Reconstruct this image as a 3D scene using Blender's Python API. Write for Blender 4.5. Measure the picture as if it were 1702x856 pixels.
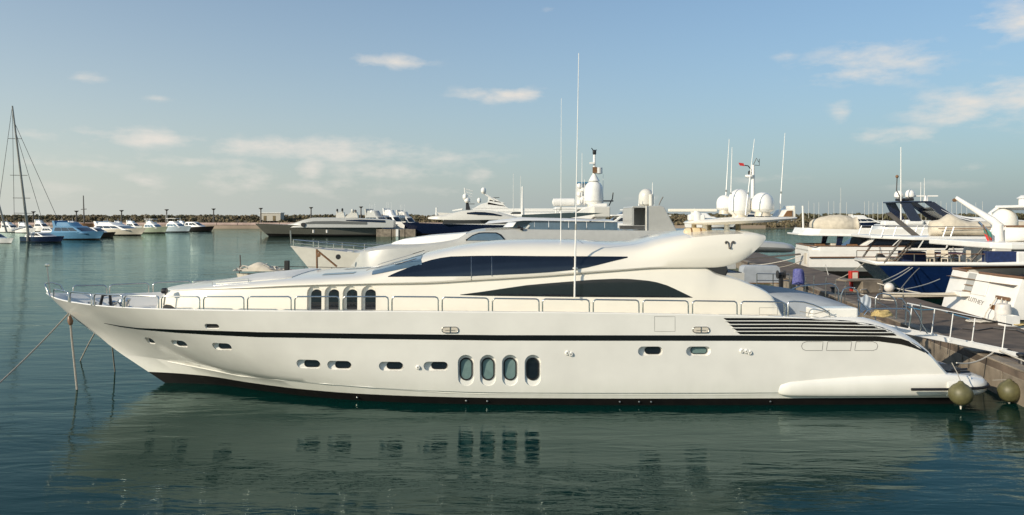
import bpy, bmesh, math, random
import numpy as np
from mathutils import Vector, Matrix
from mathutils.bvhtree import BVHTree
random.seed(7)
R = math.radians
for o in list(bpy.data.objects): bpy.data.objects.remove(o)
scene = bpy.context.scene
COL = scene.collection

# ------------------------------------------------------------------ camera
F = 1257.0; CX = 851.0; HY = 357.0; CH = 6.0      # focal length and horizon in photo pixels, camera height in metres
cd = bpy.data.cameras.new('camera'); camera = bpy.data.objects.new('camera', cd); COL.objects.link(camera)
cd.sensor_width = 36; cd.lens = 36*F/1702; cd.shift_y = -(428-HY)/1702
cd.clip_start = .1; cd.clip_end = 9000
camera.location = (0, 0, CH); camera.rotation_euler = (R(90), 0, 0)
scene.camera = camera

# ------------------------------------------------------------------ light and sky
SUN = Vector((-.74, -.52, .40)).normalized()
sun_el = math.asin(SUN.z); sun_az = math.atan2(SUN.x, SUN.y)
sd = bpy.data.lights.new('sun', 'SUN'); sd.energy = 4.2; sd.angle = R(.6); sd.color = (1, .88, .70)
sun = bpy.data.objects.new('sun', sd); COL.objects.link(sun)
sun.rotation_euler = SUN.to_track_quat('Z', 'Y').to_euler()
w = bpy.data.worlds.new('World'); scene.world = w; w.use_nodes = True
nt = w.node_tree; nt.nodes.clear()
N = nt.nodes.new; LK = nt.links.new
def mth(op, a, b=None, c=None, clamp=False):
    n = N('ShaderNodeMath'); n.operation = op; n.use_clamp = clamp
    for i, v in enumerate((a, b, c)):
        if v is None: continue
        if isinstance(v, (int, float)): n.inputs[i].default_value = v
        else: LK(v, n.inputs[i])
    return n.outputs[0]
sky = N('ShaderNodeTexSky'); sky.sky_type = 'NISHITA'; sky.sun_disc = False
sky.sun_elevation = sun_el; sky.sun_rotation = sun_az
sky.air_density = 1.0; sky.dust_density = .9; sky.ozone_density = 1.3; sky.altitude = 0
tc = N('ShaderNodeTexCoord'); sp = N('ShaderNodeSeparateXYZ'); LK(tc.outputs['Generated'], sp.inputs[0])
dx, dy, dz = sp.outputs
az = mth('ARCTAN2', dx, dy); el = mth('ARCSINE', dz)
cb = N('ShaderNodeCombineXYZ'); LK(az, cb.inputs[0]); LK(mth('MULTIPLY', el, 2.6), cb.inputs[1])
n1 = N('ShaderNodeTexNoise'); n1.inputs['Scale'].default_value = 19; n1.inputs['Detail'].default_value = 8; n1.inputs['Roughness'].default_value = .58
LK(cb.outputs[0], n1.inputs['Vector'])
n2 = N('ShaderNodeTexNoise'); n2.inputs['Scale'].default_value = 3.1; n2.inputs['Detail'].default_value = 3
LK(cb.outputs[0], n2.inputs['Vector'])
def dirpx(px, py):
    x = (px-CX)/F; z = -(py-HY)/F
    return math.atan2(x, 1), math.atan2(z, math.hypot(x, 1))
# clouds standing in the sky: direction, angular half sizes (radians), weight
CL = [((650,103),(.042,.0075),1.),((830,158),(.055,.008),.95),((235,229),(.08,.010),.75),((530,248),(.13,.012),.9),((700,262),(.13,.012),.5),
      ((515,282),(.018,.016),.9),((400,295),(.055,.016),.6),((640,285),(.08,.010),.7),((800,290),(.02,.014),.6),((145,130),(.018,.006),.6),
      ((1455,105),(.075,.020),.75),((1310,94),(.02,.006),.4),((1600,178),(.055,.018),.85),((1690,165),(.06,.022),.8),((1490,224),(.045,.008),.8),
      ((1398,185),(.014,.012),.6),((1690,35),(.04,.018),.75),((1605,282),(.03,.006),.5),((1010,275),(.014,.008),.4),((60,222),(.05,.007),.5),((240,300),(.03,.01),.5),((110,275),(.12,.008),.5),((330,268),(.11,.007),.55),((560,312),(.10,.012),.5),((120,318),(.10,.010),.4),((760,318),(.05,.008),.45),((1260,300),(.05,.006),.4),((1545,305),(.05,.006),.4),((910,18),(.012,.004),.4),((1060,330),(.05,.005),.35),((265,163),(.016,.004),.5)]
acc = None
for (p, s, k) in CL:
    s = (s[0]*1.2, s[1]*1.45)
    a0, e0 = dirpx(*p)
    u = mth('DIVIDE', mth('SUBTRACT', az, a0), s[0]); v = mth('DIVIDE', mth('SUBTRACT', el, e0), s[1])
    q = mth('ADD', mth('MULTIPLY', u, u), mth('MULTIPLY', v, v))
    g = mth('MULTIPLY', mth('POWER', 2.718, mth('MULTIPLY', q, -1.0)), k)
    acc = g if acc is None else mth('MAXIMUM', acc, g)
gen = mth('MULTIPLY', mth('SUBTRACT', n2.outputs[0], .60), 3.2, clamp=True)      # the same sparse cloud goes on all round
behind = mth('MULTIPLY', mth('SUBTRACT', .72, dy), 4.0, clamp=True)
acc = mth('MAXIMUM', acc, mth('MULTIPLY', gen, behind))
cm = mth('MULTIPLY', mth('SUBTRACT', mth('ADD', mth('MULTIPLY', acc, 1.25), mth('MULTIPLY', mth('SUBTRACT', n1.outputs[0], .5), 2.7)), .36), .95, clamp=True)
cm = mth('MULTIPLY', cm, mth('MULTIPLY', mth('SUBTRACT', acc, .06), 2.2, clamp=True), clamp=True)
cm = mth('MULTIPLY', cm, .85)
haze = mth('POWER', 2.718, mth('MULTIPLY', mth('ABSOLUTE', el), -4.4))
side = mth('ADD', mth('MULTIPLY', mth('COSINE', mth('SUBTRACT', az, sun_az)), .5), .5)
haze = mth('MULTIPLY', haze, .92)
tint = N('ShaderNodeMixRGB'); tint.blend_type = 'MULTIPLY'; tint.inputs[0].default_value = 1; LK(sky.outputs[0], tint.inputs[1]); tint.inputs[2].default_value = (.78, .98, 1.09, 1)
hc = N('ShaderNodeMixRGB'); LK(mth('MULTIPLY', side, 2.0, clamp=True), hc.inputs[0]); hc.inputs[1].default_value = (2.1, 2.6, 2.85, 1); hc.inputs[2].default_value = (4.85, 4.95, 4.55, 1)
hz = N('ShaderNodeMixRGB'); LK(haze, hz.inputs[0]); LK(tint.outputs[0], hz.inputs[1]); LK(hc.outputs[0], hz.inputs[2])
mx = N('ShaderNodeMixRGB'); LK(cm, mx.inputs[0]); LK(hz.outputs[0], mx.inputs[1]); mx.inputs[2].default_value = (6.2, 5.8, 5.3, 1)
bg = N('ShaderNodeBackground'); bg.inputs[1].default_value = .12; LK(mx.outputs[0], bg.inputs[0])
out = N('ShaderNodeOutputWorld'); LK(bg.outputs[0], out.inputs[0])
vs = scene.view_settings; vs.view_transform = 'Standard'; vs.look = 'None'; vs.exposure = .14; vs.gamma = 1; vs.use_curve_mapping = False

# ------------------------------------------------------------------ materials
MT = {}
def mat(name, col, rough=.45, metal=0, coat=0, var=.06, vscale=3., bump=0, bscale=40., spec=.5, stretch=None, var2=None, alpha=None):
    if name in MT: return MT[name]
    m = bpy.data.materials.new(name); m.use_nodes = True; t = m.node_tree; b = t.nodes['Principled BSDF']
    b.inputs['Roughness'].default_value = rough; b.inputs['Metallic'].default_value = metal
    b.inputs['Coat Weight'].default_value = coat; b.inputs['Coat Roughness'].default_value = .08
    b.inputs['Specular IOR Level'].default_value = spec
    tcn = t.nodes.new('ShaderNodeTexCoord'); mp = t.nodes.new('ShaderNodeMapping')
    t.links.new(tcn.outputs['Object'], mp.inputs[0])
    if stretch: mp.inputs['Scale'].default_value = stretch
    no = t.nodes.new('ShaderNodeTexNoise'); no.inputs['Scale'].default_value = vscale; no.inputs['Detail'].default_value = 6
    t.links.new(mp.outputs[0], no.inputs['Vector'])
    rp = t.nodes.new('ShaderNodeValToRGB'); rp.color_ramp.elements[0].position = .3; rp.color_ramp.elements[1].position = .72
    c = np.array(col[:3]); d = c*(1-var*2) if var2 is None else np.array(var2)
    rp.color_ramp.elements[0].color = (*d, 1); rp.color_ramp.elements[1].color = (*np.clip(c*(1+var*.4), 0, 1), 1)
    t.links.new(no.outputs[0], rp.inputs[0]); t.links.new(rp.outputs[0], b.inputs['Base Color'])
    if bump:
        nb = t.nodes.new('ShaderNodeTexNoise'); nb.inputs['Scale'].default_value = bscale; nb.inputs['Detail'].default_value = 4
        t.links.new(mp.outputs[0], nb.inputs['Vector'])
        bp = t.nodes.new('ShaderNodeBump'); bp.inputs['Strength'].default_value = bump; bp.inputs['Distance'].default_value = .02
        t.links.new(nb.outputs[0], bp.inputs['Height']); t.links.new(bp.outputs[0], b.inputs['Normal'])
    MT[name] = m; return m
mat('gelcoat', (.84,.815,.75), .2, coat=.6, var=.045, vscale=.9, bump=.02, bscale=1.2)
def grime_reflection(m):
    # faint waterline stain plus the water's greenish reflection, painted into the hull colour
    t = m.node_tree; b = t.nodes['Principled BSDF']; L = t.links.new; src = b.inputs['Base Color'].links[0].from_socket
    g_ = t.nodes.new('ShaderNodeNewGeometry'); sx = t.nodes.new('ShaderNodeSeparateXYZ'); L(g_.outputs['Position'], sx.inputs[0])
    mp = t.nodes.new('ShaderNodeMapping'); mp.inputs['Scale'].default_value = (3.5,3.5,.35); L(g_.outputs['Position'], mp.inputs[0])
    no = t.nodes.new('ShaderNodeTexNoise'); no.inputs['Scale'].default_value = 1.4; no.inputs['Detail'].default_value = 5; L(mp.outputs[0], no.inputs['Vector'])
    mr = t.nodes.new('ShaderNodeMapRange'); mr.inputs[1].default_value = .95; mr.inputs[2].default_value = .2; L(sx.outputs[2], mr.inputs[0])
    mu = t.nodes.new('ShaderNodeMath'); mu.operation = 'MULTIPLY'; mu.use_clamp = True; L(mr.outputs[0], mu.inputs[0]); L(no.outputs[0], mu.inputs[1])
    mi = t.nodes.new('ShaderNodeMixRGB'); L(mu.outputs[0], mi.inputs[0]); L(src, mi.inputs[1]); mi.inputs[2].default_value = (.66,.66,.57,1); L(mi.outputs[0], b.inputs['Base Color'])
grime_reflection(MT['gelcoat'])
mat('gelcoat_warm', (.82,.77,.66), .22, coat=.5, var=.02, vscale=1.3)
mat('white_paint', (.82,.80,.75), .3, coat=.3, var=.04, vscale=2)
mat('white_plain', (.80,.79,.75), .4, var=.05, vscale=4)
mat('boot_black', (.010,.009,.008), .5, var=.3, vscale=3, var2=(.007,.007,.007), spec=.15)
mat('stripe_black', (.008,.009,.009), .25, coat=.3, var=.1)
mat('tint_glass', (.006,.008,.012), .025, coat=.3, var=.1, spec=.9, bump=.05, bscale=.8)
mat('pale_glass', (.16,.24,.23), .06, var=.1, vscale=5, spec=.8)
mat('blue_glass', (.10,.16,.21), .12, var=.1, spec=.9)
mat('rubber', (.012,.012,.012), .6)
mat('chrome', (.62,.61,.58), .16, metal=1, var=.04)
mat('steel', (.48,.46,.42), .3, metal=1, var=.1)
mat('deck_grey', (.33,.34,.36), .6, var=.1, vscale=8)
mat('deck_white', (.72,.70,.64), .5, var=.06, vscale=6)
mat('teak', (.30,.20,.12), .6, var=.2, vscale=4, stretch=(1,14,1))
mat('cover_grey', (.36,.39,.42), .75, var=.08, vscale=2, bump=.3, bscale=5)
mat('cover_cream', (.62,.55,.43), .8, var=.12, vscale=3, bump=.5, bscale=6)
mat('yellowed', (.68,.55,.34), .5, var=.12, vscale=4)
mat('rope', (.36,.33,.28), .85, var=.2, vscale=30, bump=.5, bscale=90)
mat('rope_yellow', (.55,.42,.18), .85, var=.2, vscale=20)
mat('rope_white', (.62,.58,.50), .85, var=.15, vscale=20)
mat('fender_olive', (.125,.115,.05), .5, var=.18, vscale=5)
mat('fender_white', (.74,.70,.64), .45, var=.1, vscale=5)
mat('silver_paint', (.42,.42,.39), .32, coat=.3, var=.04)
mat('silver_light', (.62,.60,.54), .35, coat=.3, var=.04)
mat('olive_grey', (.105,.105,.088), .25, coat=.4, var=.06)
mat('navy', (.008,.014,.040), .2, coat=.5, var=.1)
mat('royal_blue', (.004,.015,.062), .22, coat=.5, var=.12, vscale=1.5)
mat('sky_blue_paint', (.08,.20,.33), .25, coat=.4, var=.06)
mat('teal_blue', (.035,.17,.30), .3, coat=.3, var=.08)
mat('cream', (.62,.56,.46), .4, var=.06)
mat('wood_brown', (.22,.11,.045), .5, var=.2, vscale=6)
mat('wood_trim', (.20,.11,.06), .4, var=.15, vscale=8)
mat('concrete', (.29,.24,.18), .85, var=.3, vscale=1.1, bump=.4, bscale=9)
mat('pier_top', (.17,.125,.09), .85, var=.22, vscale=.9, bump=.35, bscale=14, var2=(.06,.048,.038))
mat('red_plastic', (.50,.035,.02), .4, var=.1)
mat('blue_cloth', (.04,.05,.22), .8, var=.3, vscale=9, var2=(.16,.16,.34))
mat('navy_cloth', (.012,.03,.11), .8, var=.2, vscale=6)
mat('flag_red', (.5,.03,.03), .8); mat('flag_green', (.05,.20,.16), .8)
mat('black_metal', (.02,.02,.022), .45, var=.2)
mat('lamp_grey', (.10,.09,.08), .6, var=.1)
mat('mast_metal', (.26,.25,.22), .4, metal=.6, var=.1)
mat('sand', (.44,.34,.25), .9, var=.2, vscale=.05)
mat('pink_wall', (.50,.38,.33), .9, var=.15, vscale=.25)
mat('scrub', (.21,.165,.09), .9, var=.4, vscale=.3)
mat('scrub_dark', (.12,.11,.055), .9, var=.4, vscale=.4)
mat('hut', (.5,.47,.4), .8)
mat('text_grey', (.30,.29,.27), .5)

# ------------------------------------------------------------------ helpers
def P(px, py, y): return Vector(((px-CX)/F*y, y, CH-(py-HY)/F*y))
def PX(px, py, X):
    y = X*F/(px-CX); return Vector((X, y, CH-(py-HY)/F*y))
def PZ(px, py, Z):
    y = (CH-Z)*F/(py-HY); return Vector(((px-CX)/F*y, y, Z))
def pchip(xs, ys):
    xs = np.array(xs, float); ys = np.array(ys, float); h = np.diff(xs); d = np.diff(ys)/h
    m = np.zeros(len(xs)); m[0] = d[0]; m[-1] = d[-1]
    for i in range(1, len(xs)-1):
        if d[i-1]*d[i] > 0:
            w1 = 2*h[i]+h[i-1]; w2 = h[i]+2*h[i-1]; m[i] = (w1+w2)/(w1/d[i-1]+w2/d[i])
    def f(x):
        x = min(max(float(x), xs[0]), xs[-1]); i = min(int(np.searchsorted(xs, x, 'right'))-1, len(xs)-2)
        t = (x-xs[i])/h[i]; t2 = t*t; t3 = t2*t
        return float((2*t3-3*t2+1)*ys[i]+(t3-2*t2+t)*h[i]*m[i]+(-2*t3+3*t2)*ys[i+1]+(t3-t2)*h[i]*m[i+1])
    return f
def sstep(a, b, x):
    t = min(max((x-a)/(b-a), 0), 1); return t*t*(3-2*t)
class G:
    """collects shapes for ONE mesh object"""
    def __init__(s): s.v = []; s.f = []
    def add(s, v, f):
        k = len(s.v); s.v += [Vector(p) for p in v]; s.f += [tuple(i+k for i in q) for q in f]; return s
    def box(s, c, d, rz=0, ry=0, taper=1.0):
        M = Matrix.Rotation(rz, 3, 'Z') @ Matrix.Rotation(ry, 3, 'Y'); c = Vector(c); v = []
        for z in (-1, 1):
            k = taper if z > 0 else 1
            for x, y in ((-1,-1),(1,-1),(1,1),(-1,1)): v.append(c + M @ Vector((x*d[0]/2*k, y*d[1]/2*k, z*d[2]/2)))
        return s.add(v, [(0,3,2,1),(4,5,6,7),(0,1,5,4),(1,2,6,5),(2,3,7,6),(3,0,4,7)])
    def tube(s, path, r, n=6, caps=True):
        path = [Vector(p) for p in path]; rings = []
        up = Vector((0,0,1)); prev = None
        for i, p in enumerate(path):
            t = (path[min(i+1, len(path)-1)]-path[max(i-1, 0)])
            t = t.normalized() if t.length > 1e-9 else Vector((0,0,1))
            if prev is None:
                a = t.cross(up)
                if a.length < .05: a = t.cross(Vector((0,1,0)))
                a.normalize()
            else:
                a = prev-t*prev.dot(t)
                a = a.normalized() if a.length > 1e-6 else t.orthogonal().normalized()
            prev = a; b = t.cross(a); rr = r[i] if isinstance(r, (list, tuple)) else r
            rings.append([p+(a*math.cos(k*2*math.pi/n)+b*math.sin(k*2*math.pi/n))*rr for k in range(n)])
        return s.loft(rings, True, caps)
    def loft(s, rings, closed=False, caps=False):
        n = len(rings[0]); v = [p for r in rings for p in r]; f = []
        for i in range(len(rings)-1):
            for j in range(n if closed else n-1):
                k = (j+1) % n; f.append((i*n+j, i*n+k, (i+1)*n+k, (i+1)*n+j))
        if caps: f.append(tuple(range(n-1, -1, -1))); f.append(tuple((len(rings)-1)*n+j for j in range(n)))
        return s.add(v, f)
    def lathe(s, prof, c, n=20, axis='Z'):
        rings = []
        c = Vector(c)
        for r, z in prof:
            ring = []
            for k in range(n):
                a = k*2*math.pi/n; q = Vector((r*math.cos(a), r*math.sin(a), z))
                if axis == 'Y': q = Vector((q.x, q.z, q.y))
                if axis == 'X': q = Vector((q.z, q.x, q.y))
                ring.append(c+q)
            rings.append(ring)
        return s.loft(rings, True, True)
    def prism(s, poly, off):
        n = len(poly); off = Vector(off); a = [Vector(p) for p in poly]
        return s.add(a+[p+off for p in a], [tuple(range(n)), tuple(range(2*n-1, n-1, -1))]+[(i, n+i, n+(i+1) % n, (i+1) % n) for i in range(n)])
    def ball(s, c, r, n=16, m=10, sz=1.0):
        return s.lathe([(max(r*math.sin(math.pi*i/m), .002), -r*sz*math.cos(math.pi*i/m)) for i in range(m+1)], c, n)
def empty(name, loc, label, cat, group=None, rz=0):
    o = bpy.data.objects.new(name, None); COL.objects.link(o); o.location = loc; o.rotation_euler = (0,0,rz)
    o.empty_display_size = .2
    o['label'] = label; o['category'] = cat
    if group: o['group'] = group
    return o
def inv(root): return (Matrix.Translation(root.location) @ Matrix.Rotation(root.rotation_euler.z, 4, 'Z')).inverted()
ROOT = {}
def obj(name, g, m, parent=None, smooth=None, bevel=0, world=True, label=None, kind=None, subsurf=0):
    """one mesh object; vertices in world metres (world) or in the root thing's own frame"""
    me = bpy.data.meshes.new(name)
    root = parent
    while root is not None and root.parent is not None: root = root.parent
    vs_ = g.v
    if root is not None and world:
        I = inv(root); vs_ = [I @ p for p in g.v]
    me.from_pydata([tuple(p) for p in vs_], [], g.f); me.validate()
    bm = bmesh.new(); bm.from_mesh(me); bmesh.ops.remove_doubles(bm, verts=bm.verts, dist=1e-5)
    bmesh.ops.recalc_face_normals(bm, faces=bm.faces); bm.to_mesh(me); bm.free()
    if smooth is not None:
        me.polygons.foreach_set('use_smooth', [True]*len(me.polygons)); me.set_sharp_from_angle(angle=R(smooth))
    o = bpy.data.objects.new(name, me); COL.objects.link(o)
    me.materials.append(MT[m] if isinstance(m, str) else m)
    if bevel:
        b = o.modifiers.new('bevel', 'BEVEL'); b.width = bevel; b.segments = 2; b.limit_method = 'ANGLE'; b.angle_limit = R(40)
    if subsurf:
        b = o.modifiers.new('subd', 'SUBSURF'); b.levels = b.render_levels = subsurf
    if parent is not None: o.parent = parent
    if label: o['label'] = label
    if kind: o['kind'] = kind
    return o
def tag(o, label, cat, group=None):
    o['label'] = label; o['category'] = cat
    if group: o['group'] = group
    return o
def copy_tree(o, parent=None):
    c = o.copy(); COL.objects.link(c); c.parent = parent
    for ch in list(o.children): copy_tree(ch, c)
    return c
def bvh(o):
    me = o.data; M = o.matrix_basis
    p = o
    while p.parent is not None: p = p.parent
    W = Matrix.Translation(p.location) @ Matrix.Rotation(p.rotation_euler.z, 4, 'Z') if p is not o else Matrix.Identity(4)
    return BVHTree.FromPolygons([W @ v.co for v in me.vertices], [tuple(q.vertices) for q in me.polygons])
CAM = Vector((0, 0, CH))
def hit(tree, px, py):
    d = Vector(((px-CX)/F, 1, -(py-HY)/F)).normalized()
    loc, nor, i, dist = tree.ray_cast(CAM, d)
    if loc is None: return None, None
    if nor.dot(d) > 0: nor = -nor
    return loc, nor
def lerp_poly(pts, x): return float(np.interp(x, [p[0] for p in pts], [p[1] for p in pts]))
def patch(tree, top, bot, n=24, m=4, off=.006, thick=.012):
    """a thin panel lying on a surface, between two edge curves"""
    x0 = max(top[0][0], bot[0][0]); x1 = min(top[-1][0], bot[-1][0]); fr = []; bk = []
    g = G(); ok = True
    for i in range(n+1):
        x = x0+(x1-x0)*i/n; a = lerp_poly(top, x); b = lerp_poly(bot, x)
        for j in range(m+1):
            p, nr = hit(tree, x, a+(b-a)*j/m)
            if p is None:
                p, nr = (fr[-1] if fr else Vector((0,0,0))), Vector((0,-1,0)); ok = False
                fr.append(p); bk.append(p+nr*.001); continue
            fr.append(p+nr*off); bk.append(p-nr*thick)
    q = m+1; k = len(fr); f = []
    for i in range(n):
        for j in range(m): f.append((i*q+j, (i+1)*q+j, (i+1)*q+j+1, i*q+j+1))
    for i in range(n):
        f.append((i*q, k+i*q, k+(i+1)*q, (i+1)*q)); f.append((i*q+m, (i+1)*q+m, k+(i+1)*q+m, k+i*q+m))
    for j in range(m):
        f.append((j, j+1, k+j+1, k+j)); f.append((n*q+j, k+n*q+j, k+n*q+j+1, n*q+j+1))
    return g.add(fr+bk, f)
def capsule_xz(cx, cz, w, h, n=8):
    """outline of a stadium, wider than high or higher than wide"""
    r = min(w, h)/2; o = []
    hx = w/2-r; hz = h/2-r
    for q, (sx, sz, a0) in enumerate(((1,1,0),(-1,1,90),(-1,-1,180),(1,-1,270))):
        for k in range(n+1):
            a = R(a0+90*k/n); o.append((cx+sx*hx+r*math.cos(a), cz+sz*hz+r*math.sin(a)))
    return o
# ------------------------------------------------------------------ water
def water_material():
    m = bpy.data.materials.new('harbour_water'); m.use_nodes = True; t = m.node_tree; b = t.nodes['Principled BSDF']
    b.inputs['Base Color'].default_value = (.0005, .028, .024, 1); b.inputs['Specular Tint'].default_value = (.60, .96, .84, 1); b.inputs['Specular IOR Level'].default_value = .27; b.inputs['Roughness'].default_value = .03; b.inputs['IOR'].default_value = 1.33
    ge = t.nodes.new('ShaderNodeNewGeometry'); L = t.links.new
    def wav(scale, sx, sy, rot, dist, det, rough=.5):
        mp = t.nodes.new('ShaderNodeMapping'); mp.inputs['Scale'].default_value = (sx, sy, 1); mp.inputs['Rotation'].default_value = (0,0,R(rot))
        L(ge.outputs['Position'], mp.inputs[0])
        n = t.nodes.new('ShaderNodeTexNoise'); n.inputs['Scale'].default_value = scale; n.inputs['Detail'].default_value = det; n.inputs['Roughness'].default_value = rough
        n.inputs['Distortion'].default_value = .6
        L(mp.outputs[0], n.inputs['Vector'])
        x = t.nodes.new('ShaderNodeMath'); x.operation = 'MULTIPLY'; x.inputs[1].default_value = dist; L(n.outputs[0], x.inputs[0]); return x.outputs[0]
    a = wav(.28, .55, 1.5, -12, .12, 2); c = wav(1.0, .45, 1.7, 20, .060, 3); d = wav(3.8, .5, 1.6, 26, .013, 4)
    # ripple is weaker in calm patches
    mk = t.nodes.new('ShaderNodeTexNoise'); mk.inputs['Scale'].default_value = .05; mk.inputs['Detail'].default_value = 2; L(ge.outputs['Position'], mk.inputs['Vector'])
    mr = t.nodes.new('ShaderNodeMapRange'); mr.inputs[1].default_value = .35; mr.inputs[2].default_value = .65; mr.inputs[3].default_value = .55; mr.inputs[4].default_value = 1.25
    L(mk.outputs[0], mr.inputs[0])
    def ad(x, y, op='ADD'):
        q = t.nodes.new('ShaderNodeMath'); q.operation = op; L(x, q.inputs[0]); L(y, q.inputs[1]); return q.outputs[0]
    h = ad(ad(ad(a, c), d), mr.outputs[0], 'MULTIPLY')
    bp = t.nodes.new('ShaderNodeBump'); bp.inputs['Distance'].default_value = 1.0; bp.inputs['Strength'].default_value = .46
    L(h, bp.inputs['Height'])
    # green body of the water under a mirror that takes on some of its colour
    t.nodes.remove(b); di = t.nodes.new('ShaderNodeBsdfDiffuse'); di.inputs[0].default_value = (.0005, .019, .0165, 1)
    gs = t.nodes.new('ShaderNodeBsdfGlossy'); gs.inputs['Color'].default_value = (.60, .74, .70, 1); gs.inputs['Roughness'].default_value = .03
    fr = t.nodes.new('ShaderNodeFresnel'); fr.inputs['IOR'].default_value = 1.33
    mi = t.nodes.new('ShaderNodeMixShader')
    for n_ in (di, gs, fr): L(bp.outputs[0], n_.inputs['Normal'])
    L(fr.outputs[0], mi.inputs[0]); L(di.outputs[0], mi.inputs[1]); L(gs.outputs[0], mi.inputs[2])
    L(mi.outputs[0], [n_ for n_ in t.nodes if n_.type == 'OUTPUT_MATERIAL'][0].inputs['Surface'])
    return m
g = G(); g.add([(-1500,-60,0),(1500,-60,0),(1500,2500,0),(-1500,2500,0)], [(0,1,2,3)])
wt = obj('water', g, water_material()); wt['kind'] = 'structure'

# ------------------------------------------------------------------ the large white motor yacht
YC = 27.0
yacht = empty('motor_yacht', (0, YC, 0), 'long sleek white motor yacht with black sheer stripe and dark wedge windows', 'yacht')
stemX = pchip([-.6, 0., .25, .45, .75, 1.05, 1.42, 1.85, 2.4, 3.2], [-11.6, -12.35, -12.75, -13.05, -13.5, -13.95, -14.45, -15.0, -15.75, -16.62])
Zs = pchip([-16.63,-15.7,-14.9,-13.7,-12,-6,0,6,8.5,9.9,11.0,11.9,12.55,13.05,13.4,13.75,14.0],
           [3.2,3.07,3.02,3.0,3.0,3.0,2.98,2.88,2.80,2.72,2.60,2.32,1.98,1.62,1.25,.85,.60])
WS = pchip([0,.25,.87,1.68,2.93,4.23,5.7,8,10,13,17,24,30.6], [.03,.34,.9,1.43,2.2,2.75,3.13,3.43,3.56,3.64,3.66,3.50,3.28])
WW = pchip([0,.8,2.0,4,6,7.8,9.8,12.5,17,22,27], [.02,.12,.42,1.45,2.35,2.85,3.12,3.30,3.36,3.30,3.18])
Zch = pchip([-13.5,-11,-8.5,-5.5,-2.5,0,14], [.98,.78,.62,.55,.45,.42,.42])
Zbt = pchip([-13,-10,-6,-1,14], [.40,.32,.27,.235,.225])
XE = 14.0
def hull_w(X, Z):
    """half breadth of the hull at a length and a height"""
    zc = Zch(X); zs = Zs(X)
    dS = WS(X+16.62); dW = WW(max(X-stemX(max(Z, 0) if Z < 3.2 else 3.2), 0))
    d = X-stemX(min(max(Z, -.6), 3.2))
    if d <= 0: return 0.02
    full = max(zs, 2.6)
    t = min(max((Z-zc)/(full-zc), 0), 1)
    ws = WS(d); ww = WW(d)
    base = ww+(ws-ww)*(t**.85)
    if Z < zc: base = max(base-.045*min(d/7, 1)-(zc-Z)*.32*min(d/6, 1), .02)
    return base
NU = 110
us = [ (i/NU)**1.5 for i in range(NU+1)]
def hull_row(zfun):
    pts = []
    X0 = -16.6
    for _ in range(12): X0 = stemX(min(zfun(X0), 3.2))
    for u in us:
        X = X0+u*(XE-X0); Z = zfun(X); pts.append((X, hull_w(X, Z), Z))
    return pts
rows = [lambda X: -.6, lambda X: -.15, lambda X: Zbt(X)]
low = [hull_row(f) for f in rows]
rows2 = [lambda X: Zbt(X), lambda X: min(Zch(X)-.012, Zs(X)-.05), lambda X: min(Zch(X)+.012, Zs(X)-.04)]
K = 14
for k in range(1, K+1):
    rows2.append(lambda X, k=k: Zch(X)+.012+(max(Zs(X), Zch(X)+.1)-Zch(X)-.012)*k/K)
upr = [hull_row(f) for f in rows2]
sheer = upr[-1]
shoulder = lambda X: sstep(9.2, 11.5, X)
def inset_row(a, b): return [(X, max(w_-a(X), .01), Z+b(X)) for X, w_, Z in sheer]
upr.append(inset_row(lambda X: .015+.05*shoulder(X), lambda X: .02+.07*shoulder(X)))
upr.append(inset_row(lambda X: .05+.16*shoulder(X), lambda X: .03+.15*shoulder(X)))
upr.append(inset_row(lambda X: .10+.30*shoulder(X), lambda X: .02+.17*shoulder(X)))
dd = lambda X: (.42-.36*sstep(-12.6, -10.4, X))*sstep(-16.4, -15.0, X)
upr.append(inset_row(lambda X: .12+.40*shoulder(X), lambda X: .01+.10*shoulder(X)-.04))
upr.append([(X, max(min(w_-.15-.45*shoulder(X), hull_w(X, Z-dd(X))-.10), .01), Z-dd(X)+.08*shoulder(X)) for X, w_, Z in sheer])
def both(rws, g):
    for s in (-1, 1): g.loft([[Vector((x, YC+s*w_, z)) for x, w_, z in r] for r in rws])
    return g
g = both(upr, G())
st = [r[-1] for r in upr]
g.add([Vector((x, YC-w_, z)) for x, w_, z in st[:14]]+[Vector((x, YC+w_, z)) for x, w_, z in st[:14][::-1]], [tuple(range(28))])
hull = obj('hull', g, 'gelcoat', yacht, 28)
HT = bvh(hull)
# below the boot top
g = both(low, G()); st = [r[-1] for r in low]
g.add([Vector((x, YC-w_, z)) for x, w_, z in st]+[Vector((x, YC+w_, z)) for x, w_, z in st[::-1]], [tuple(range(6))])
obj('bottom', g, 'boot_black', yacht, 40)
# deck
inner = upr[-1]
g = G(); g.loft([[Vector((x, YC-w_, z-.003)) for x, w_, z in inner], [Vector((x, YC, z+.03)) for x, w_, z in inner], [Vector((x, YC+w_, z-.003)) for x, w_, z in inner]])
obj('deck', g, 'deck_white', yacht, 40)
# spray rail along the chine
path = []
for px, py in [(279,601),(330,611),(400,625),(470,632),(540,637.6),(610,643),(680,648),(740,652.7),(800,654.5),(900,655.2),(1050,655.6),(1200,655.6),(1310,655)]:
    p, n_ = hit(HT, px, py)
    if p: path.append(p)
obj('spray_rail', G().tube(path, .016, 6), 'gelcoat', yacht, 40)
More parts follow.
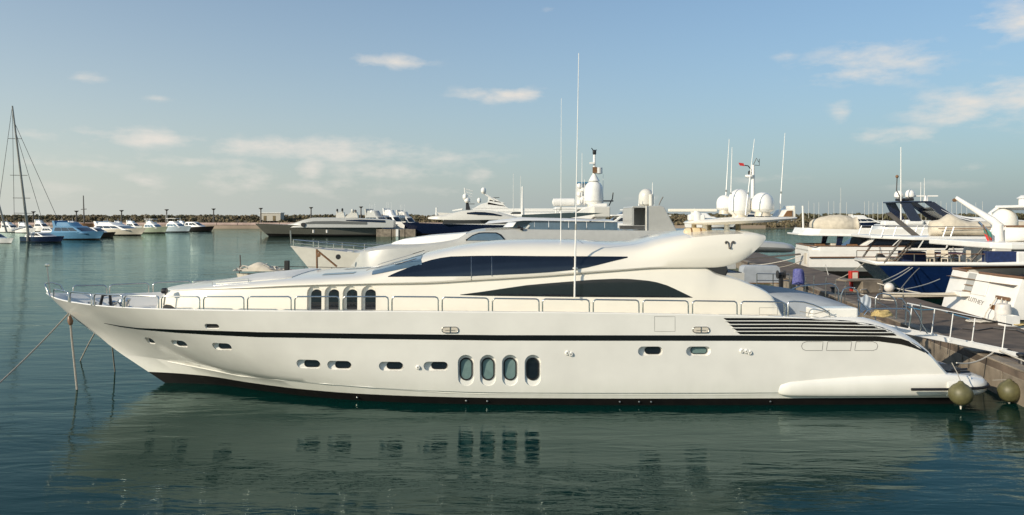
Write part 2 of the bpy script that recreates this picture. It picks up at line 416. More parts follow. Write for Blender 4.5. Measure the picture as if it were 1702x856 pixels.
# stripe
stripe_t = [(173,537),(200,541.5),(229,545),(294,548),(360,549.8),(430,552),(600,554.5),(830,557),(1000,557.2),(1230,557.4),(1458,558.6),(1498,562.6),(1516,569),(1530,576.5),(1552,593.4)]
stripe_b = [(173,537.4),(200,543.2),(229,547.3),(294,553),(360,557),(430,560.3),(600,563),(830,566),(1000,566.3),(1230,566.4),(1458,567),(1498,572.5),(1516,577.5),(1530,582.8),(1552,594)]
obj('sheer_stripe', patch(HT, stripe_t, stripe_b, 150, 2, .006, .01), 'stripe_black', yacht, 30)
# engine room vent: dark slots between white slats
ends = [1412, 1450, 1468, 1480, 1488]
env = pchip([1203,1330,1400,1444,1468,1480,1488.5], [528,529.3,532.2,538,544.6,549.6,556.5])
for i in range(5):
    y0 = 528.6+5.75*i; x0 = 1203+5.6*i; x1 = x0+10
    dr = lambda x: 2.2*sstep(1300, 1480, x)
    while x1 < 1489 and env(x1) < y0+3.9+dr(x1): x1 += .5
    top = [(x, min(max(y0+dr(x), env(x)), y0+3.95+dr(x))) for x in np.linspace(x0, x1, 60)]
    bot = [(x, y0+4.0+dr(x)-3.6*(1-sstep(x0, x0+5, x))*.9) for x in np.linspace(x0, x1, 60)]
    ends[i] = x1
    obj('vent_slot', patch(HT, top, bot, 60, 1, .005, .02), 'stripe_black', yacht, 30)
# chrome lips of the slats
for i in range(4):
    y0 = 528.6+5.75*i+4.75; x0 = 1205+5.6*i; x1 = ends[i]+1; pth = []
    for x in np.linspace(x0, x1, 20):
        p, n_ = hit(HT, x, y0+2.2*sstep(1300, 1480, x))
        if p: pth.append(p+n_*.012)
    obj('vent_slat', G().tube(pth, .016, 6), 'gelcoat', yacht, 40)
# panel outlines on the hull
def outline(name, px_pts, r=.007, closed=True, m='lamp_grey', tree=None, parent=None):
    pth = []
    for a, b in zip(px_pts, px_pts[1:]+(px_pts[:1] if closed else [])):
        for k in range(4):
            q = (a[0]+(b[0]-a[0])*k/4, a[1]+(b[1]-a[1])*k/4); p, n_ = hit(tree or HT, *q)
            if p: pth.append(p)
    if closed: pth.append(pth[0])
    return obj(name, G().tube(pth, r, 5), m, parent or yacht, 40)
outline('panel_seam', [(1088,526),(1122,526.4),(1122,551),(1088,551)], .005)
outline('panel_seam', [(1340,568),(1368,568),(1366.6,582.6),(1339,582.6),(1334,580),(1332,575.5),(1334,570.5)], .007)
outline('panel_seam', [(1375.6,568),(1415.5,568),(1413.7,582.6),(1373.4,582.6)], .007)
outline('panel_seam', [(1423,568),(1451,568),(1457,570.5),(1459,575),(1457,580.5),(1451,582.6),(1420.5,582.6)], .007)
# recessed portholes: cut into the hull, pane set at the back
def cutter(outl, y0, y1, shrink, name='cut', dxz=(0,0)):
    cx = sum(p[0] for p in outl)/len(outl); cz = sum(p[1] for p in outl)/len(outl)
    a = [Vector((x, y0, z)) for x, z in outl]
    b = [Vector((cx+(x-cx)*shrink[0]+dxz[0], y1, cz+(z-cz)*shrink[1]+dxz[1])) for x, z in outl]
    g = G().loft([a, b], True, True)
    me = bpy.data.meshes.new(name); me.from_pydata([tuple(v) for v in g.v], [], g.f)
    bm = bmesh.new(); bm.from_mesh(me); bmesh.ops.recalc_face_normals(bm, faces=bm.faces); bm.to_mesh(me); bm.free()
    return me
cuts = []
def recess(target_tree, px, py, wpx, hpx, depth, ramp, pane=None, pane_mat='tint_glass', frame=None, name='porthole', sh=(.9,.86)):
    c, n_ = hit(target_tree, px, py); s = c.y/F; w_ = wpx*s; h_ = hpx*s
    o = capsule_xz(c.x, c.z, w_, h_)
    k = 1.0
    # the opening is extended in front of the surface along the same taper
    y0 = c.y-.5; y1 = c.y+depth
    big = [(c.x+(x-c.x)*(1+(1-sh[0])*.5/depth*.25), c.z+(z-c.z)*(1+(1-sh[1])*.5/depth*.25)) for x, z in o]
    cuts.append((target_tree, cutter(big, y0, y1, sh, dxz=ramp)))
    if pane:
        ox, oz, pw, ph = [q*s for q in pane]
        po = capsule_xz(c.x+ox, c.z-oz, pw, ph)
        th = .02
        gl = G().prism([Vector((x, c.y+depth-.004, z)) for x, z in po], (0, .03, 0))
        root_ = obj(name, gl, pane_mat, yacht)
        if frame:
            fr = G(); f = frame*s
            po2 = capsule_xz(c.x+ox, c.z-oz, pw+2*f, ph+2*f)
            n = len(po); A = [Vector((x, c.y+depth-.022, z)) for x, z in po]; B = [Vector((x, c.y+depth-.022, z)) for x, z in po2]
            A2 = [p+Vector((0,.04,0)) for p in A]; B2 = [p+Vector((0,.04,0)) for p in B]
            fr.loft([A2, A, B, B2], True); obj('frame', fr, 'rubber', root_, 40)
for px, py, w_ in [(248.5,567,20),(296.5,572,33),(367,577,37)]:
    recess(HT, px, py, w_, 14, .17, (.05,.02), (w_*.16, -1.5, w_*.62, 9), 'tint_glass', 1.0, sh=(.82,.8))
for px, py in [(512.5,606),(564,608),(650,609.6),(724.5,609.6),(1081,584.5)]:
    recess(HT, px, py, 41, 16, .13, (0,.015), (5, -1.0, 25, 10.5), 'tint_glass', 1.0)
recess(HT, 1161, 584.5, 41, 16, .13, (0,.015), (2, -1.0, 26, 10), 'pale_glass', 1.0)
for i, px in enumerate((774.5, 811, 847.8, 885.5)):
    recess(HT, px, 617.6, 26, 52, .10, (0,.03), (0, -3.4, 17.5, 33.5), 'pale_glass' if i < 3 else 'tint_glass', 2.3, name='hull_window')
recess(HT, 352, 542.5, 25, 8.5, .10, (0,0), (0, 0, 22, 6.5), 'rubber', None, name='fairlead')
def apply_cuts(target, tree, ang=28):
    j = G()
    for t_, me in cuts:
        if t_ is not tree: continue
        k = len(j.v); j.v += [v.co.copy() for v in me.vertices]; j.f += [tuple(i+k for i in p.vertices) for p in me.polygons]
    me = bpy.data.meshes.new('cut'); me.from_pydata([tuple(v) for v in j.v], [], j.f); c = bpy.data.objects.new('cut', me); COL.objects.link(c)
    me.materials.append(target.data.materials[0])
    md = target.modifiers.new('cut', 'BOOLEAN'); md.operation = 'DIFFERENCE'; md.solver = 'EXACT'; md.object = c
    bpy.context.view_layer.update()
    dg = bpy.context.evaluated_depsgraph_get(); nm = bpy.data.meshes.new_from_object(target.evaluated_get(dg))
    target.modifiers.remove(md); old = target.data; target.data = nm; nm.name = old.name
    nm.polygons.foreach_set('use_smooth', [True]*len(nm.polygons)); nm.set_sharp_from_angle(angle=R(ang))
    bpy.data.objects.remove(c)
apply_cuts(hull, HT)
# navigation light plates, through-hull fittings
for px, py in ((748,548),(1164.6,548)):
    c, n_ = hit(HT, px, py); s = c.y/F
    pl = obj('side_light', G().prism([Vector((x, c.y-.02, z)) for x, z in capsule_xz(c.x, c.z, 27*s, 9.5*s)], (0,.08,0)), 'cream', yacht, 40)
    po = capsule_xz(c.x, c.z, 27*s, 9.5*s)
    obj('bezel', G().tube([Vector((x, c.y-.022, z)) for x, z in po+po[:1]], .012, 6), 'steel', pl, 60)
    obj('bar', G().box((c.x, c.y-.028, c.z), (.022,.02,9*s)).box((c.x, c.y-.026, c.z-.01), (16*s,.014,.012)), 'steel', pl)
for px, py in ((943,586.5),(949,588.5),(1233,583),(1240,584),(1246,586),(695,610.5)):
    c, n_ = hit(HT, px, py)
    obj('drain_fitting', G().lathe([(.075,.05),(.075,-.02),(.05,-.05),(.03,-.05),(.03,.02)], c, 14, 'Y'), 'gelcoat', yacht, 40)
for px in (775, 810, 1030, 1062, 1082, 594, 1280):
    y_ = YC-hull_w((px-CX)*.0188, .12); X = (px-CX)/F*y_
    obj('bottom_fitting', G().lathe([(.03,.03),(.03,-.04),(.01,-.05)], (X, y_, .12), 8, 'Y'), 'steel', yacht, 40)

# ---------------- lower deckhouse
sN = .01929
Xn = lambda px: (px-CX)*sN
Zc = pchip([Xn(250), Xn(300), Xn(400), Xn(500), Xn(600), Xn(700), Xn(800), Xn(912), Xn(1024), Xn(1099), Xn(1185)],
           [3.46, 3.53, 3.63, 3.73, 3.78, 3.81, 3.92, 4.05, 4.21, 4.30, 4.31])
wH = pchip([-12.2,-11.8,-11,-9.5,-7.5,-5,0,5,8.8], [1.15,1.7,2.15,2.5,2.68,2.76,2.78,2.76,2.62])
Ztop = pchip([-12.25,-11.95,-11.55,-11.3], [2.72,3.1,3.40,3.44])
ZtA = pchip([6.40,6.55,6.78,7.08,7.35,7.6,8.2,8.45,8.72], [4.24,4.14,4.06,3.99,3.92,3.82,3.55,3.34,2.80])
def house_top(X): return Ztop(X) if X < -11.4 else (Zc(X)+.04 if X < 6.40 else ZtA(X))
rings = []
for X in list(np.linspace(-12.25,-11.3,9))+list(np.linspace(-11,6.2,44))+list(np.linspace(6.4,8.72,26)):
    zt = house_top(X); zb = 2.45; w_ = wH(X); r = min(.16, (zt-zb)*.3)
    half = [(w_+.03, zb), (w_+.02, zb+(zt-zb)*.4), (w_, zt-r), (w_-.05, zt-r*.35), (w_-.16, zt), (w_*.5, zt+.01), (0, zt+.015)]
    rings.append([Vector((X, YC-a, z)) for a, z in half]+[Vector((X, YC+a, z)) for a, z in half[-2::-1]])
house = obj('deckhouse', G().loft(rings, False), 'gelcoat_warm', yacht, 32)
LT = bvh(house)
# arched windows in the deckhouse side
def arch(c, w_, h_, n=10):
    r = w_/2; return [(c.x-r, c.z-h_/2), (c.x+r, c.z-h_/2)]+[(c.x+r*math.cos(R(180*k/n)), c.z+h_/2-r+r*math.sin(R(180*k/n))) for k in range(n+1)]
for px in (525.8, 555, 585.3, 616):
    c, n_ = hit(LT, px-3.5, 497.5); s = c.y/F
    o = arch(c, 26*s, 46*s); a = [(x, z) for x, z in o]
    cuts.append((LT, cutter(a, c.y-.4, c.y+.10, (.92,.96))))
    c2 = Vector((c.x+3*s, c.y+.10, c.z-2.0*s)); po = arch(c2, 19*s, 36.5*s)
    wn = obj('arched_window', G().prism([Vector((x, c2.y-.006, z)) for x, z in po], (0,.03,0)), 'tint_glass', yacht)
    obj('glazing_bar', G().box((c2.x, c2.y-.012, c2.z-4.5*s), (18.4*s,.012,1.6*s)), 'rubber', wn)
apply_cuts(house, LT, 32)
# dark wedge window, low
lw_t = [(765,489.6),(800,485),(837,479.5),(875,474),(912,470.6),(950,467.6),(985,464.8),(1024,463.2),(1045,463.6),(1062,465),(1078,466.6),(1092,469.2),(1108,474),(1122,480.2),(1136,487),(1151,494.2)]
lw_b = [(765,490.4),(800,491.6),(957,493.6),(1151,494.8)]
def split_patch(tree, t, b, cuts_, n, m, name, mt, off=.006):
    xs = [t[0][0]]+cuts_+[t[-1][0]]; out_ = []
    for a, c in zip(xs, xs[1:]):
        sub = lambda q: [(a, lerp_poly(q, a))]+[p for p in q if a < p[0] < c]+[(c, lerp_poly(q, c))]
        out_.append(obj(name, patch(tree, sub(t), sub(b), max(6, int(n*(c-a)/(xs[-1]-xs[0]))), m, off, .012), mt, yacht, 30))
    return out_
split_patch(LT, lw_t, lw_b, [956.6, 1058.5], 110, 8, 'saloon_window', 'tint_glass')
# small dark opening at the foot of the nose
obj('nose_opening', patch(LT, [(271,509),(276,506),(284,507),(290,511),(296,516)], [(271,516.4),(296,516.6)], 14, 3, .006, .01), 'rubber', yacht, 30)
outline('locker_seam', [(1262,511.5),(1302,511.5),(1302,523),(1262,523)], .005, tree=LT)

# ---------------- upper body: coachroof, wheelhouse and wing
Zt = pchip([-11.95,-11.6,-11,-9.69,-8.6,-7.54,-6.25,-5.4,-4.85,-4.6,-3.05,-2.43,-1.5,-.3,1.0,2.3,3.5,4.2,5.05,5.95,7.05,7.55,7.9,8.25],
           [3.44,3.52,3.58,3.74,3.84,3.94,4.02,4.07,4.13,4.19,4.66,4.80,4.98,5.10,5.13,5.12,5.04,5.05,5.25,5.40,5.49,5.49,5.47,5.36])
wU = pchip([-11.95,-11.7,-11.2,-9.7,-7.5,-5,0,3,6,7.2,8.0,8.25], [.75,1.35,1.95,2.45,2.74,2.84,2.86,2.84,2.80,2.72,2.55,2.42])
ZcW = pchip([6.45,6.62,6.85,7.1,7.35,7.65,8.0,8.25], [4.31,4.32,4.35,4.41,4.50,4.67,4.94,5.2])
def up_ring(X):
    b = ZcW(X) if X > 6.45 else Zc(X); t = Zt(X); w_ = wU(X); h = t-b; k = sstep(-5.4, -2.6, X)
    Ff = [(1.0,.05),(.995,.22),(.965,.42),(.88,.66),(.70,.85),(.36,.97),(0,1)]
    Cc = [(1.0,.05),(.985,.26),(.955,.44),(.885,.66),(.80,.84),(.42,.975),(0,1)]
    W = sstep(3.6, 6.0, X)
    Wg = [(1.0,.05),(.998,.3),(.99,.54),(.97,.74),(.92,.89),(.5,.985),(0,1)]
    half = [(w_-.22, b+.012), (w_-.03, b)]
    for (fa, fz), (ca, cz), (ga, gz) in zip(Ff, Cc, Wg):
        a = fa+(ca-fa)*k; z = fz+(cz-fz)*k; a += (ga-a)*W; z += (gz-z)*W; half.append((a*w_, b+max(h, .02)*z))
    return half
XS = list(np.linspace(-11.95,-11.2,8))+list(np.linspace(-11,-5.6,16))+list(np.linspace(-5.4,-1,30))+list(np.linspace(-.7,6.2,24))+list(np.linspace(6.4,8.25,20))
rings = []
for X in XS:
    h = up_ring(X); rings.append([Vector((X, YC-a, z)) for a, z in h]+[Vector((X, YC+a, z)) for a, z in h[-2::-1]])
upper = obj('upper_body', G().loft(rings, True, True), 'gelcoat_warm', yacht, 40)
UT = bvh(upper)
uw_t = [(645,459.4),(660,452.6),(680,444.8),(697,438.5),(715,432.8),(732,429),(750,426.6),(790,425.6),(830,425.2),(900,426),(1000,426.4),(1043,426.8)]
uw_b = [(645,460.4),(785,459),(800,458.2),(875,455),(912,452.6),(950,449),(975,444.8),(998,439.4),(1022,433.4),(1043,428.6)]
split_patch(UT, uw_t, uw_b, [771, 783.5, 817.5, 953], 160, 14, 'wheelhouse_window', 'tint_glass', .012)
for px in (783.5, 817.5):
    pth = []
    for py in np.linspace(427, 472, 8):
        p, n_ = hit(UT, px, py)
        if p: pth.append(p+n_*.012)
    obj('door_seam', G().tube(pth, .012, 5), 'steel', yacht, 40)
# windscreen: three panes on the sloping front
def ring_pt(X, f):
    """f: -1 near side edge of crown .. 0 centre .. 1 far side"""
    h = up_ring(X)[4:]; a = abs(f); q = a*(len(h)-1); q = (len(h)-1)-q; i = min(int(q), len(h)-2); t = q-i
    y = h[i][0]+(h[i+1][0]-h[i][0])*t; z = h[i][1]+(h[i+1][1]-h[i][1])*t
    return Vector((X, YC+(-y if f < 0 else y), z))
for f0, f1 in ((-.80,-.30),(-.27,.27),(.30,.80)):
    top = []; bot = []
    for j in range(13):
        f = f0+(f1-f0)*j/12
        c = [ring_pt(-4.72+abs(f)*.25+k*(1.62-.0*abs(f))/8, f) for k in range(9)]; top.append([p+Vector((-.006,0,.014)) for p in c]); bot.append([p-Vector((0,0,.02)) for p in c])
    obj('windscreen', G().loft(top).loft(bot), 'blue_glass', yacht, 40)
for f in (-.45, .1):
    a = ring_pt(-4.85, f)+Vector((0,0,.06)); b = ring_pt(-3.3, f-.12)+Vector((0,0,.09))
    wp = obj('wiper', G().tube([a, a+Vector((.1,0,.05)), b], .014, 5), 'steel', yacht, 40)
    obj('blade', G().tube([b+Vector((-.55,.25,-.17)), b+Vector((.0,-.05,.0)), b+Vector((.2,-.15,.06))], .012, 5), 'rubber', wp, 40)
# two slim skylights and a sun pad on the coachroof
for px0, px1, py in ((545,597,450.6),(560,605,447.4)):
    X0 = (px0-CX)*.0208; X1 = (px1-CX)*.0208; f = -.38 if py > 449 else .1
    top = [[ring_pt(X0+(X1-X0)*k/6, f+q)+Vector((0,0,.012)) for k in range(7)] for q in (-.07,0,.07)]
    bot = [[p-Vector((0,0,.03)) for p in r] for r in top]
    obj('skylight', G().loft(top).loft(bot), 'blue_glass', yacht)
rings = []
for k in range(9):
    X = -9.9+2.6*k/8; e_ = 1-.12*(k in (0, 8)); fs = np.linspace(-.58*e_, .58*e_, 13); h_ = .02 if k in (0, 8) else .07
    rings.append([ring_pt(X, f)+Vector((0,0,h_ if 0 < i < 12 else .02)) for i, f in enumerate(fs)]+[ring_pt(X, f)-Vector((0,0,.06)) for f in fs[::-1]])
pad = obj('sun_pad', G().loft(rings, True, True), 'deck_white', yacht, 40)
a = ring_pt(-10.0, -.55); b = ring_pt(-8.7, -.6)
obj('grab_rail', G().tube([a, a+Vector((0,0,.1)), b+Vector((0,0,.1)), b], .014, 6), 'chrome', yacht, 40)
# dark glazing set back under the wing
obj('aft_screen', G().prism([Vector((5.6, YC-2.5, 3.9)), Vector((6.9, YC-2.42, 3.85)), Vector((7.05, YC-2.4, 4.2)), Vector((6.9, YC-2.4, 4.60)), Vector((5.6, YC-2.45, 4.6))], (0, 4.9, 0)), 'tint_glass', yacht, bevel=.05)
# recessed walk on the roof behind the wheelhouse, and emblem
outline('roof_seam', [(960,399),(972,406.5)], .012, False, 'steel', UT)
# emblem: a ram's head of two curled horns on a narrow face, in dark chrome
c, n_ = hit(UT, 1213, 407); s = c.y/F
def on(u, v):
    p, q = hit(UT, 1213+u, 407+v); return p+q*.012
em = []
for sg in (-1, 1):
    pts = [on(sg*u, v) for u, v in ((1.6,4.2),(2.0,.5),(2.6,-2.6),(4.2,-4.8),(6.4,-5.2),(7.8,-3.6),(7.0,-2.0),(5.6,-2.2))]
    em.append(obj('emblem', G().tube(pts, [.014,.02,.026,.03,.03,.026,.018,.012], 6), 'lamp_grey', yacht, 60))
g = G(); g.ball(on(0, 5.0), .05, 10, 6, .8); obj('emblem', g, 'lamp_grey', yacht, 60)

# ---------------- hardtop carrying radar and domes
HY_ = 26.4; hs = HY_/F
hp = lambda px, py, dy_=0: P(px, py, HY_)+Vector((0, dy_, 0))
secs = [(1138,369.6,370.4,.25),(1146,366.8,372.4,.7),(1165,364.5,374,1.05),(1190,362.2,374,1.25),(1213,360.6,373,1.3),(1250,360.4,370.5,1.3),(1289,360,366.5,1.2),(1309,360,364.5,.95)]
rings = []
for px, a, b, hw in secs:
    t = hp(px, a); q = hp(px, b); h = t.z-q.z
    rings.append([Vector((t.x, HY_-hw*.96, q.z+h*.5)), Vector((t.x, HY_-hw*.85, q.z+h*.12)), Vector((t.x, HY_, q.z)), Vector((t.x, HY_+hw*.85, q.z+h*.12)), Vector((t.x, HY_+hw*.96, q.z+h*.5)), Vector((t.x, HY_+hw*.85, t.z-h*.1)), Vector((t.x, HY_, t.z)), Vector((t.x, HY_-hw*.85, t.z-h*.1))])
hard = obj('hardtop', G().loft(rings, True, True), 'gelcoat_warm', yacht, 50)
for px, py_, dy_ in ((1158.5,0,.55),(1166.5,0,-.5),(1184,0,.55),(1200,0,-.75),(1228,0,.1)):
    a = hp(px, 371.5, dy_*.8); obj('hardtop_leg', G().tube([a, a-Vector((0,0,.52))], [.085,.11], 12), 'yellowed' if dy_ > 0 else 'gelcoat_warm', yacht, 40)
fin = obj('fin', G().prism([hp(1290,360,-.5), hp(1298,349,-.5), hp(1308.5,347,-.5), hp(1309.5,342,-.5), hp(1313.5,342,-.5), hp(1314,361.5,-.5)], (0, 1.0, 0)), 'gelcoat_warm', yacht, bevel=.03)
obj('dark_panel', G().prism([hp(1293.5,359.5,-.53), hp(1299.4,350.5,-.53), hp(1307.8,350,-.53), hp(1307.8,359.5,-.53)], (0, 1.06, 0)), 'wood_brown', fin)
def dome(px, y_top, y_bot, wpx, dy_, name='radome', parent=yacht, yy=HY_, m='white_paint', flat=.5):
    y = yy+dy_; s = y/F; r = wpx*s/2; c = P(px, y_bot, y); H = (y_bot-y_top)*s
    k = min(r*1.05, H*.62); prof = [(r*.62,0),(r*.66,H*.02),(r*.96,H*.10),(r,H*.14),(r,H-k)]
    prof += [(max(r*math.cos(R(a)), .004), H-k+k*math.sin(R(a))) for a in (15,30,45,58,70,80,90)]
    d = obj(name, G().lathe(prof, c, 28), m, parent, 40)
    obj('base_band', G().lathe([(r*1.012,H*.13),(r*1.03,H*.15),(r*1.012,H*.19)], c, 28), 'silver_light', d, 40)
    obj('pedestal', G().lathe([(r*.72,-.12),(r*.62,.02)], c, 20), 'cream', d, 40)
    return d
dome(1204, 324, 350, 25.5, .55); dome(1229, 314, 358, 36.5, .15); dome(1267.5, 319.5, 353.5, 37, -.1)
# open radar scanner
a = hp(1110,349.4,-.1); b = hp(1190,349.4,-.1)
rd = obj('radar_scanner', G().box((a+b)/2, (b.x-a.x, .13, .10)), 'gelcoat_warm', yacht, bevel=.02)
c = hp(1156, 352,-.1); obj('scanner_base', G().lathe([(.20,-.30),(.20,-.08),(.10,0),(.10,.03)], c, 18), 'white_paint', rd, 40)
obj('motor_housing', G().box(c-Vector((0,0,.2)), (.55,.34,.22)), 'white_paint', rd, bevel=.05)
# light mast with flag
mb = hp(1261.5, 355, .7); mtp = hp(1262.5, 272, .7)
ms = obj('light_mast', G().tube([mb, mtp], [.085,.055], 12), 'white_paint', yacht, 40)
q = hp(1256.5, 292, .7); obj('platform', G().lathe([(.10,-.05),(.16,0),(.16,.06)], q, 16), 'white_paint', ms, 40)
obj('lantern', G().lathe([(.05,0),(.06,.12),(.02,.16)], q+Vector((0,0,.06)), 10), 'black_metal', ms, 40)
obj('wind_vane', G().tube([mtp, mtp+Vector((.12,0,.25)), mtp+Vector((.2,0,.1))], .014, 5).tube([mtp+Vector((.0,0,.0)), mtp+Vector((.22,0,-.02)), mtp+Vector((.22,0,.22))], .012, 5), 'black_metal', ms, 40)
obj('flag_arm', G().tube([mtp-Vector((0,0,.25)), hp(1254,273.5,.7), hp(1248,272.5,.7)], .02, 5), 'black_metal', ms, 40)
obj('pennant', G().prism([hp(1248,274,.7), hp(1240,273,.7), hp(1237.5,268,.7), hp(1246,269,.7)], (0,.02,0)), 'flag_red', ms)
# whip aerials
def whip(pa, pb, ya, yb, r=.02, parent=yacht, m='white_paint'):
    a = P(*pa, ya); b = P(*pb, yb); w_ = obj('whip_aerial', G().tube([a, a.lerp(b, .28), a.lerp(b, .29), b], [r*1.3, r*1.25, r*.9, r*.45], 6), m, parent, 40)
    obj('ferrule', G().tube([a.lerp(b, .275), a.lerp(b, .3)], r*1.6, 8), 'steel', w_, 40); return w_
whip((1205,352),(1212,231),27,27); whip((1214,352),(1216.8,245),26.2,26.2); whip((1239,358),(1254,231),25.6,25.6); whip((1295.6,360),(1304.8,221),26.4,26.4)
w1 = whip((955,494),(962,88),24.05,24.05,.022); whip((932,420),(933,163),26.6,26.6,.013)
p, n_ = hit(UT, 956, 446); obj('bracket', G().box(p+n_*.03, (.16,.12,.05)), 'white_paint', w1, bevel=.01)
# life raft and horn lying on the wing
a = P(1137, 388.6, 26.0); rf = obj('life_raft', G().lathe([(.02,0),(.14,.01),(.19,.07),(.19,.70),(.14,.76),(.02,.77)], a+Vector((0,0,.02)), 16, 'X'), 'yellowed', yacht, 40)
for k in (.20, .52): obj('strap', G().lathe([(.196,k),(.196,k+.05)], a+Vector((0,0,.02)), 16, 'X'), 'wood_brown', rf)
for k in (0, .5): obj('raft_cradle', G().box(a+Vector((.18+k,0,-.15)), (.06,.3,.2)), 'yellowed', rf)

# ---------------- rails: bent tube hoops along both sides
hoops = [(89,114,480,485),(116.5,152,485,488),(156.6,204,488.4,490.6),(207,264,491,492),(268.5,332,492.4,493),(338.5,405.5,493,493),(411.5,484,493,493),(490,564,493,493),(570,645.5,493,493),
         (651.5,728.5,493,493.6),(735,812,494,495.6),(818.5,896,496,497),(901.7,979.5,497,498),(986,1062,498,499),(1068.5,1144,499,500),(1151,1225,500,501),(1231.6,1304,501,502)]
def rail_at(px, tt):   # on the rail cap near side
    y = 24.0
    for _ in range(6):
        X = (px-CX)/F*y; y = YC-(WS(X+16.62)-.11-.36*shoulder(X))
    X = (px-CX)/F*y; return X, y
for a, b, ta, tb in hoops:
    Xa, ya = rail_at(a, ta); Xb, yb = rail_at(b, tb)
    za = CH-(ta-HY)/F*ya; zb = CH-(tb-HY)/F*yb
    for sgn in (1, -1):
        fy = lambda y: y if sgn > 0 else 2*YC-y
        def q(t, z):   # follows the sheer in plan
            X = Xa+(Xb-Xa)*t; y = YC-(WS(X+16.62)-.11-.36*shoulder(X)); return Vector((X, fy(y), z))
        ln = abs(Xb-Xa); r = .09/ln
        pth = [q(0, Zs(Xa)-.0), q(0, za-.10), q(r*.3, za-.03), q(r, za)]+[q(t, za+(zb-za)*t) for t in np.linspace(r*1.5, 1-r*1.5, 8)]+[q(1-r, zb), q(1-r*.3, zb-.03), q(1, zb-.10), q(1, Zs(Xb)-.0)]
        obj('rail', G().tube(pth, .0235, 8), 'chrome', yacht, 50)
# last hoop sweeping down to the quarter
Xa, ya = rail_at(1310, 502)
for sgn in (1, -1):
    fy = lambda y: y if sgn > 0 else 2*YC-y
    pts = [Vector((Xa, fy(ya), Zs(Xa)-.05))]
    for px, py in ((1310,504),(1312,501.6),(1320,501),(1336,502),(1352,506.5),(1366,512.5),(1378,519),(1379,527)):
        X, y = rail_at(px, py); pts.append(Vector((X, fy(y), CH-(py-HY)/F*y)))
    obj('rail', G().tube(pts, .0235, 8), 'chrome', yacht, 50)
    X, y = rail_at(1379, 523); obj('rail_line', G().tube([Vector((X-.9, fy(y+.1), 2.95)), Vector((X-.5, fy(y), 2.88)), Vector((X, fy(y), 3.0))], .012, 5), 'rope', yacht, 40)
# pulpit at the stem head
obj('pulpit', G().tube([Vector((-16.2, YC-.45, 3.1)), Vector((-16.38, YC-.42, 3.45)), Vector((-16.55, YC-.2, 3.56)), Vector((-16.6, YC, 3.57)), Vector((-16.55, YC+.2, 3.56)), Vector((-16.38, YC+.42, 3.45)), Vector((-16.2, YC+.45, 3.1))], .0235, 8), 'chrome', yacht, 50)
jk = obj('jack_staff', G().tube([Vector((-16.48, YC, 3.12)), Vector((-16.60, YC, 4.15))], .022, 8), 'steel', yacht, 50)
obj('bow_light', G().box((-16.6, YC, 4.2), (.12,.1,.1)), 'chrome', jk, bevel=.02)
# anchor gear on the foredeck
zf = lambda X: Zs(X)-dd(X)+.01
for sy in (-.45, .45):
    wl = obj('windlass', G().lathe([(.24,0),(.24,.06),(.12,.10),(.10,.24),(.16,.32),(.16,.36),(.05,.40)], (-14.0, YC+sy, zf(-14)), 18), 'chrome', yacht, 40)
    obj('chain_stopper', G().box((-14.55, YC+sy, zf(-14.5)+.08), (.34,.12,.14)), 'chrome', wl, bevel=.02)
obj('capstan', G().lathe([(.2,0),(.13,.1),(.13,.3),(.2,.42),(.18,.5),(.02,.52)], (-13.4, YC-.9, zf(-13.4)), 16), 'chrome', yacht, 40)
an = obj('deck_anchor', G().tube([(-14.25, YC-.95, zf(-14)+.02), (-14.1, YC-.95, zf(-14)+.62), (-13.85, YC-.95, zf(-14)+.66), (-13.8, YC-.95, zf(-14)+.1)], .05, 6), 'black_metal', yacht, 40)
obj('anchor_locker', G().box((-15.0, YC-.35, zf(-15)+.10), (.9,.5,.08), rz=.25), 'deck_white', yacht, bevel=.03)
for X in (-15.2, -12.9):
    for s in (-1, 1):
        y = YC+s*max(hull_w(X, zf(X))-.35, .25); obj('bollard', G().tube([(X-.12,y,zf(X)), (X-.12,y,zf(X)+.2)], .045, 10).tube([(X+.12,y,zf(X)), (X+.12,y,zf(X)+.2)], .045, 10).tube([(X-.22,y,zf(X)+.14), (X+.22,y,zf(X)+.14)], .03, 8), 'chrome', yacht, 40)
# search light by the house nose
p = Vector((-11.35, YC-2.35, 3.05))
sl = obj('deck_light', G().tube([p, p+Vector((.06,0,.40))], .03, 8), 'steel', yacht, 40)
obj('lamp_head', G().lathe([(.02,-.10),(.09,-.07),(.10,.06),(.09,.08)], p+Vector((.02,0,.47)), 12, 'X'), 'black_metal', sl, 40)

# ---------------- sponsons and swim platform
for s in (-1, 1):
    rings = []
    for X, out_, zl, zh in ((8.35,.02,.42,.60),(8.42,.07,.36,.70),(8.7,.11,.32,.78),(9.6,.15,.30,.86),(11,.18,.29,.95),(12.6,.20,.29,1.0),(13.6,.20,.29,1.0),(14.4,.12,.32,.93)):
        w_ = hull_w(min(X, 13.2), .6); c = []
        for k in range(11):
            a = R(-90+180*k/10); c.append(Vector((X, YC+s*(w_-.03+out_*max(math.cos(a), 0)**.7), (zl+zh)/2+(zh-zl)/2*math.sin(a))))
        c.append(Vector((X, YC+s*(w_-.3), zh))); c.append(Vector((X, YC+s*(w_-.3), zl)))
        rings.append(c)
    obj('sponson', G().loft(rings, True, True), 'gelcoat', yacht, 40)
def plan(inset=0, x0=13.6):
    W = 3.45-inset; xe = 15.22-inset; r = .9; o = [(x0, -W)]
    for k in range(9): a = R(-90+90*k/8); o.append((xe-r+r*math.cos(a), -W+r+r*math.sin(a)))
    for k in range(9): a = R(90*k/8); o.append((xe-r+r*math.cos(a), W-r+r*math.sin(a)))
    o.append((x0, W)); return o
rings = [[Vector((x, YC+y, z)) for x, y in plan(i)] for i, z in ((.28,.30),(.10,.34),(.02,.45),(0,.58),(.02,.72),(.10,.82),(.26,.86))]
